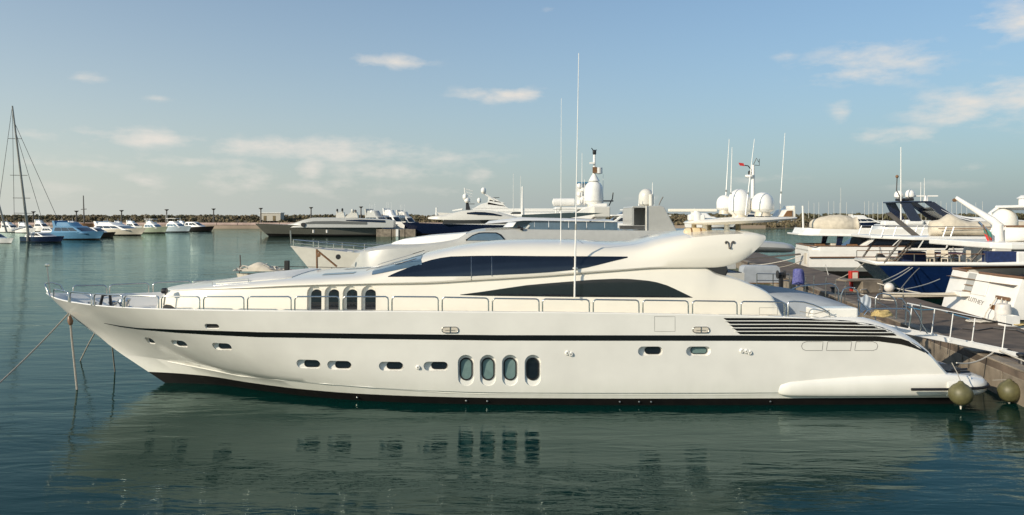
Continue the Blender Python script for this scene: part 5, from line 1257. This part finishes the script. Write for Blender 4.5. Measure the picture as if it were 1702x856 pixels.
# harbour wall
hw_ = obj('harbour_wall', G().box((-150, 330, .3), (520, 4, 2.2)), 'sand'); hw_['kind'] = 'structure'
for i in range(40):
    obj('wall_panel', G().box((-300+i*9.2, 332.6, 2.05), (9.0, .5, 1.0)), 'pink_wall', hw_, bevel=.05)
c = Vector((-118, 372, 3.0)); e = empty('hut', c, 'small pale hut among the scrub on the breakwater', 'hut')
obj('walls', G().box(c+Vector((0,0,1.9)), (10,6,3.8)), 'hut', e); obj('roof', G().box(c+Vector((0,0,3.95)), (10.6,6.6,.3)), 'white_plain', e)
for k in (-2.5, 2.0): obj('door', G().box(c+Vector((k,-3.03,1.3)), (1.4,.1,2.4)), 'scrub', e)
def lamp_post(px, top, y):
    b = P(px, top, y); e = empty('lamp_post', Vector((b.x, y, 2.0)), 'tall grey harbour light pole with a flat crown of floodlights', 'light pole', 'light poles along the breakwater')
    obj('pole', G().tube([Vector((b.x,y,1.5)), Vector((b.x,y,b.z))], [.36,.26], 8), 'lamp_grey', e, 40)
    obj('crown', G().lathe([(.3,-.5),(.75,-.1),(.95,0),(.95,.2),(.2,.25)], b, 10), 'lamp_grey', e, 40)
for px, t in ((55.5,352),(127,351),(202,350),(277,348.6),(355,347.4),(433.5,346.4),(517,345),(600,344)): lamp_post(px, t, 338)

# ------------------------------------------------------------------ far boats
def far_boat(px0, px1, wl, ztop_px, hullm, label, style='cruiser', flip=1, yaw=18, name='moored_boat', cat='boat', group=None, sup='white_paint', domes=0, whips=1, fb=None):
    y = CH*F/(wl-HY); s = y/F; X0 = (px0-CX)*s; X1 = (px1-CX)*s; L = (X1-X0)/math.cos(R(yaw))*1.12
    L = min(L, 60); rz = R(-yaw) if flip > 0 else math.pi+R(yaw)
    loc = Vector((X0 if flip > 0 else X1, y+L*math.sin(R(yaw))*.6, 0))
    e = empty(name, loc, label, cat, group, rz=rz)
    H = CH-(ztop_px-HY)*s; B = L*.25+.8; f_ = fb or max(H*.36, L*.075); fb_ = f_*1.3
    rr = make_hull(e, L, B, f_, fb_, hullm, stripe=None, tuck=.9)
    h = H-f_
    if style == 'cruiser':
        house(e, L*.12, L*.80, B*.78, f_-.1, f_+h*.55, L*.24, L*.03, sup, 'deckhouse', .84, (.08,.92), (.3,.8), 3)
        house(e, L*.16, L*.52, B*.6, f_+h*.5, f_+h*.88, L*.10, L*.03, sup, 'flybridge', .85, None)
        obj('radar_arch', G().prism([Vector((L*.14,-B*.32,f_+h*.5)), Vector((L*.20,-B*.32,f_+h*.5)), Vector((L*.15,-B*.30,H)), Vector((L*.11,-B*.30,H))], (0,B*.64,0)), sup, e, world=False)
    elif style == 'fisher':
        house(e, L*.30, L*.78, B*.74, f_-.1, f_+h*.42, L*.16, L*.02, sup, 'deckhouse', .84, (.05,.95), (.25,.8), 3, mg='blue_glass')
        house(e, L*.36, L*.60, B*.62, f_+h*.40, f_+h*.62, L*.07, .1, sup, 'flybridge', .9, None)
        slab(e, L*.30, L*.58, B*.6, f_+h*.90, .14, sup, 'hardtop')
        for x in (.34,.54):
            for sy in (-1,1): obj('hardtop_leg', G().tube([(L*x,sy*B*.24,f_+h*.4),(L*x,sy*B*.24,f_+h*.92)], .05, 5), 'steel', e, 40, world=False)
    elif style == 'super':
        house(e, L*.10, L*.74, B*.84, f_-.1, f_+h*.36, L*.12, L*.02, sup, 'main_deck', .92, (.05,.95), (.25,.75), 6)
        slab(e, L*.02, L*.70, B*.86, f_+h*.36, h*.07, sup, 'deck_overhang')
        house(e, L*.16, L*.62, B*.68, f_+h*.40, f_+h*.66, L*.10, L*.03, sup, 'upper_deck', .9, (.05,.95), (.25,.75), 5)
        slab(e, L*.12, L*.56, B*.66, f_+h*.66, h*.05, sup, 'sun_deck')
        obj('mast', G().prism([Vector((L*.30,-.5,f_+h*.7)), Vector((L*.37,-.5,f_+h*.7)), Vector((L*.33,-.4,H)), Vector((L*.31,-.4,H))], (0,.9,0)), sup, e, world=False)
        obj('radar', G().box((L*.33,0,f_+h*.92), (2.2,.2,.2)), 'lamp_grey', e, world=False)
    elif style == 'low':
        house(e, L*.08, L*.72, B*.74, f_-.1, f_+h*.75, L*.30, L*.06, sup, 'deckhouse', .8, (.05,.95), (.35,.85), 3)
    for k in range(domes): ldome(e, L*(.22+.10*k), (-1)**k*B*.18, f_+h*.72, max(H*.07, .5))
    for k in range(whips): lwhip(e, L*.2+k*.8, B*.15*(-1)**k, f_+h*.5, h*.9, .06, -.3)
    return e, L, B, H, f_
FB = far_boat
# left row
sb, L, B, H, f_ = FB(27, 110, 402, 384, 'navy', 'dark blue sailing yacht with a very tall raked mast and three spreaders', 'low', 1, 30, 'sailing_yacht', 'sailboat', sup='white_plain', whips=0)
sy = 168.0
mb, mt_ = P(46.5, 386, sy), P(20.5, 176, sy)
obj('mast', G().tube([mb-Vector((0,0,2)), mb, mt_], [.30,.28,.16], 8), 'mast_metal', sb, 40)
for t, hw in ((.15,2.6),(.27,2.4),(.45,2.4),(.74,1.8)):
    c = mb.lerp(mt_, t); obj('spreader', G().tube([c-Vector((hw,0,-.05)), c+Vector((hw*.6,0,0))], .07, 5), 'mast_metal', sb, 40)
for a, b in ((mb.lerp(mt_, .87), P(95,362,sy)), (mt_, P(-8,384,sy)), (mb.lerp(mt_, .8), P(72,372,sy)), (mt_, P(24,384,sy))): obj('stay', G().tube([a, b], .055, 4), 'lamp_grey', sb, 40)
obj('boom', G().tube([mb+Vector((0,0,1.4)), P(20,383,sy)], .22, 8), 'cover_grey', sb, 40)
w0, L, B, H, f_ = FB(-40, 24, 404, 385, 'white_plain', 'grey white sailing boat cut off beside the dark blue one', 'low', 1, 25, 'sailing_yacht', 'sailboat', sup='white_plain', whips=0)
obj('mast', G().tube([P(11,386,165), P(-6,325,165), P(-22,270,165)], [.2,.18,.1], 6), 'mast_metal', w0, 40)
FB(68, 173, 398, 367, 'sky_blue_paint', 'light blue motor yacht with blue hull and swept cabin', 'cruiser', 1, 25, 'motor_yacht', 'yacht', sup='sky_blue_paint', whips=0)
FB(62, 112, 391, 376, 'white_paint', 'white cabin cruiser showing dark curved window behind blue sailing hull', 'low', 1, 20, sup='white_paint', whips=0)
FB(128, 191, 394, 375, 'boot_black', 'small cruiser with a black hull tucked behind the light blue yacht', 'low', 1, 22, sup='white_paint', whips=0)
sbm = FB(138, 241, 391, 368, 'cream', 'cream white sports yacht between the black hull and the green-hulled boat', 'cruiser', 1, 25, 'motor_yacht', 'yacht', sup='white_paint', whips=0)
FB(222, 277, 387.5, 363, mat('pale_green', (.30,.34,.24), .4), 'sport fishing boat with a pale green hull and blue windscreen', 'fisher', 1, 22, whips=1)
FB(258, 316, 386, 362, mat('pale_blue', (.42,.50,.54), .4), 'sport fishing boat with a pale blue hull and tall flybridge', 'fisher', 1, 22, whips=2)
FB(300, 353, 384, 366, 'boot_black', 'white cruiser with a dark hull stripe at the end of the left row', 'low', 1, 18, sup='white_paint', whips=0)
for k, (a, b, wl, tp) in enumerate(((-5,34,386,368),(24,60,387,369),(52,84,385,365),(92,120,385,366),(108,140,386,367),(205,236,383,366),(168,196,384,367),(186,214,385,367),(240,264,383,366),(292,316,382.5,366))):
    FB(a, b, wl, tp, 'white_paint', 'small white cruiser in the second row of the left moorings', 'cruiser', 1, 25, group='second row of cruisers on the left', whips=1)
km = empty('ketch', P(139, 372, 300), 'far wooden ketch mast with a crosstree in front of the scrub', 'sailboat')
obj('mast', G().tube([P(140,378,300), P(138.5,325,300)], [.35,.2], 6), 'lamp_grey', km, 40); obj('crosstree', G().tube([P(134.5,348,300), P(144,347.4,300)], .14, 5), 'lamp_grey', km, 40)
rings = [[P(126+30*t, 376, 300)+Vector((0, y*2*math.sin(math.pi*min(max(t,.05),.95)), z)) for y, z in ((-1,1.2),(-.7,-2.8),(0,-4.4),(.7,-2.8),(1,1.2))] for t in np.linspace(0,1,9)]
obj('hull', G().loft(rings), 'wood_brown', km, 40)
# olive grey yacht, bow to the left
og, L, B, H, f_ = FB(449, 634, 392.5, 352, 'olive_grey', 'long olive grey yacht with silver roofs, lying before the sandy wall', 'none', -1, 6, 'motor_yacht', 'yacht', whips=0, fb=2.75)
yo = CH*F/(392.5-HY)-2
rings = []
for px, t, hw in ((474,374.4,.6),(480,372.6,1.3),(490,370.4,1.9),(508,364.5,2.4),(520,361.8,2.5),(560,361.5,2.6),(600,362.5,2.6),(640,364,2.5),(656,366,2.4)):
    a = P(px, t, yo); z0_ = 2.5; rings.append([Vector((a.x, yo-hw, z0_)), Vector((a.x, yo-hw*.96, z0_+(a.z-z0_)*.45)), Vector((a.x, yo-hw*.75, a.z-.1)), Vector((a.x, yo, a.z)), Vector((a.x, yo+hw*.75, a.z-.1)), Vector((a.x, yo+hw, z0_))])
sp_ = obj('superstructure', G().loft(rings, False, True), 'silver_paint', og, 40); ST = bvh(sp_)
obj('side_window', patch(ST, [(500,371.6),(520,368),(560,367.6),(610,369.6)], [(500,372.6),(520,372),(560,372.2),(610,373)], 20, 3, .12, .05), 'olive_grey', og); obj('side_window', patch(ST, [(575,366),(600,365.2),(640,366.4)], [(575,367),(600,368.6),(640,370.2)], 20, 3, .14, .05), 'tint_glass', og)
obj('porthole_door', G().lathe([(.05,-.05),(.55,-.05),(.6,.1)], P(503.5,373.6,yo-2.7), 12, 'Y'), 'rubber', og)
for px, tp, bt, wd, m in ((560.5,347,352,3.2,'black_metal'),(569,346,352,3.2,'black_metal'),(586,347,352,4.5,'silver_light'),(590.5,348.5,352.5,4.5,'lamp_grey')):
    dome(px, tp, bt, wd, 0, yy=yo, parent=og, m=m)
obj('mast', G().prism([P(558,362,yo), P(573,362,yo), P(571,352.5,yo), P(559,352.5,yo)], (0,1.5,0)), 'silver_light', og); obj('mast_fin', G().prism([P(572,362,yo), P(595,362,yo), P(593,352.6,yo), P(583,352.6,yo)], (0,1.5,0)), 'silver_light', og)
for px in (521, 543.5): obj('hull_fender', G().tube([P(px,387,yo-3.9), P(px,382,yo-3.9)], .28, 8), 'fender_white', og, 40)
# cluster behind it
for k, (a, b, wl, tp, hm, sup_, lb) in enumerate(((600,652,387,347,'navy','silver_paint','dark-hulled yacht with twin black scanners beside the olive yacht'),(632,672,386.5,346,'white_paint','white_paint','white yacht crowded with domes and aerials beyond the concrete jetty'),(655,694,386,349,'navy','silver_light','small grey yacht between the concrete jetty and the navy superyacht'))):
    e_, L, B, H, f_ = FB(a, b, wl, tp, hm, lb, 'cruiser', 1, 45, 'motor_yacht', 'yacht', sup=sup_, domes=2, whips=3)
jt = P(657, 392.8, 208); e = empty('concrete_jetty', Vector((jt.x, 210, 0)), 'short beige concrete jetty head in front of the crowded yachts', 'jetty')
for a, b in ((625,650.5),(651,673),(673.5,691)):
    p0 = P(a, 381, 208); p1 = P(b, 393, 208); obj('block', G().box(((p0.x+p1.x)/2, 213, p0.z/2-.3), (p1.x-p0.x-.1, 10, p0.z+.6)), 'concrete', e, bevel=.1)
obj('jetty_ladder', G().box(P(660,387,207.8), (.7,.2,2.0)), 'white_plain', e)
# navy superyacht and a white one beyond
ns, L, B, H, f_ = FB(694, 905, 392.8, 330, 'navy', 'navy-hulled superyacht with long silver superstructure and domed mast', 'none', -1, 5, 'superyacht', 'yacht', whips=0, fb=3.0)
yn_ = CH*F/(392.8-HY)-3
rings = []
for px, t, bt, hw in ((712,361,363.5,1.0),(718,359,364.2,2.2),(735,357.5,365,3.0),(750,354.5,365.4,3.3),(770,350,365.6,3.5),(790,348.6,365.4,3.5),(815,349.5,365,3.5),(840,355,365,3.4),(860,361,365,3.2)):
    a = P(px, t, yn_); q = P(px, bt, yn_); rings.append([Vector((a.x, yn_-hw, q.z)), Vector((a.x, yn_-hw*.97, q.z+(a.z-q.z)*.5)), Vector((a.x, yn_-hw*.7, a.z-.05)), Vector((a.x, yn_, a.z)), Vector((a.x, yn_+hw*.7, a.z-.05)), Vector((a.x, yn_+hw, q.z))])
sp_ = obj('superstructure', G().loft(rings, True, True), 'silver_light', ns, 40); NT = bvh(sp_)
obj('main_deck', G().prism([P(735,372,yn_-2.4), P(880,372,yn_-2.4), P(880,364,yn_-2.4), P(738,364,yn_-2.4)], (0,5,0)), 'tint_glass', ns)
obj('side_window', patch(NT, [(776,354),(790,352.6),(805,353),(820,355),(834,358.4)], [(776,356),(790,357),(805,357.4),(820,358),(834,359.4)], 20, 3, .14, .05), 'tint_glass', ns)
for px, tp, bt, wd in ((773,322,331,8),(776.5,328,336,9.5),(796.5,328.6,336.5,6.5),(803.5,311.5,320.5,8)): dome(px, tp, bt, wd, 0, yy=yn_, parent=ns, m='white_paint')
obj('mast', G().prism([P(774,349,yn_), P(782,349,yn_), P(778,335,yn_), P(774.5,335,yn_)], (0,1,0)), 'black_metal', ns)
lat = obj('lattice_mast', G().tube([P(775,336,yn_), P(772,312,yn_)], .18, 5), 'white_plain', ns)
for k in range(5): obj('crosspiece', G().tube([P(772-1,313+k*5,yn_), P(786-k,318+k*4.5,yn_)], .1, 4), 'white_plain', lat)
obj('radar', G().box(P(784,339,yn_-.5), (1.6,.2,.16)), 'black_metal', ns)
obj('fly_deck', G().prism([P(752,351,yn_), P(768,349,yn_), P(769,346,yn_), P(752,349,yn_)], (0,2,0)), 'white_plain', ns)
obj('staff', G().tube([P(725,358,yn_), P(725.5,345,yn_)], .22, 6), 'white_plain', ns)
ws, L, B, H, f_ = FB(752, 960, 384.0, 318, 'white_paint', 'tall white superyacht rising behind the navy one with raked mast', 'none', -1, 4, 'superyacht', 'yacht', whips=0)
yw = CH*F/(384-HY)-3
for nm_, poly in (('main_deck', ((790,352),(960,352),(960,346.5),(784,346.5))), ('lower_deck', ((775,372),(960,372),(960,353),(790,353))), ('bridge_deck', ((787,346.2),(846,346.2),(838,341.5),(812,336),(800,339))), ('radar_arch', ((810,340),(842,344),(836,338),(824,330),(812,326))), ('upper_wing', ((812,334),(840,338.5),(836,336),(814,331.5)))):
    obj(nm_, G().prism([P(x, y, yw) for x, y in poly], (0,6,0)), 'white_paint', ws, bevel=.1)
obj('window_band', G().prism([P(848,355.5,yw-.1), P(868,355.5,yw-.1), P(868,352.6,yw-.1), P(852,352.6,yw-.1)], (0,.2,0)), 'tint_glass', ws)
dome(803.6, 311.5, 321, 8.5, 0, yy=yw, parent=ws); obj('dome_arm', G().tube([P(804,321,yw), P(815,328,yw), P(822,334,yw)], .35, 6), 'white_paint', ws, 40)
obj('radar', G().box(P(825,328.4,yw-.5), (2.2,.25,.2)), 'black_metal', ws)
for px, t, r in ((853,288,.09),(865,292,.09),(868,310,.5)): obj('aerial', G().tube([P(px,360,yw), P(px+.3,t,yw)], [r, r*.5], 6), 'white_paint', ws, 40)
# far white superyacht seen past the domed yacht, and hulls beyond the radar arch
e_, L, B, H, f_ = FB(985, 1115, 388, 339, 'white_paint', 'far white multi-deck superyacht seen between big dome and grey funnel housing', 'super', -1, 8, 'superyacht', 'yacht', whips=2)
e_, L, B, H, f_ = FB(1225, 1328, 377, 350, 'white_paint', 'distant white yacht hull showing beyond the hardtop fin', 'low', 1, 6, 'superyacht', 'yacht', whips=1)
e_, L, B, H, f_ = FB(1140, 1215, 380, 352, 'white_paint', 'distant white cruiser seen under the radar scanner bar', 'cruiser', 1, 10, whips=1)
FB(1405, 1470, 378, 356, 'navy', 'distant dark-hulled boat behind the cream-covered dinghy', 'cruiser', 1, 5, whips=1)
# far masts on the right shore: each a sailing boat with hull and mast
def far_sail(px, top, y, label, group):
    b = P(px, 360, y); e = empty('far_sailboat', Vector((b.x, y, 0)), label, 'sailboat', group)
    obj('mast', G().tube([Vector((b.x,y,.8)), Vector((b.x,y,P(px,top,y).z))], [.16,.12], 5), 'silver_light', e, 40)
    obj('hull', G().loft([[Vector((b.x-5+10*t, y+w_*1.6*math.sin(math.pi*min(max(t,.06),.9)), z)) for w_, z in ((-1,1.3),(-.8,.3),(0,-.3),(.8,.3),(1,1.3))] for t in np.linspace(0,1,7)]), 'white_plain', e, 40)
for k, px in enumerate((1344,1353,1361,1377,1386,1396,1407,1437,1444,1451,1459,1467,1531,1539,1547,1556,1564,1573,1582,1590,1598,1607,1622,1633)):
    far_sail(px, 334+(k*7 % 4), 600+(k*37 % 60), 'distant sailing boat, a bare pale mast above the right shore', 'distant masts on the right shore')
far_sail(1397.5, 312, 560, 'tallest distant bare mast above the cream-covered dinghy', None)
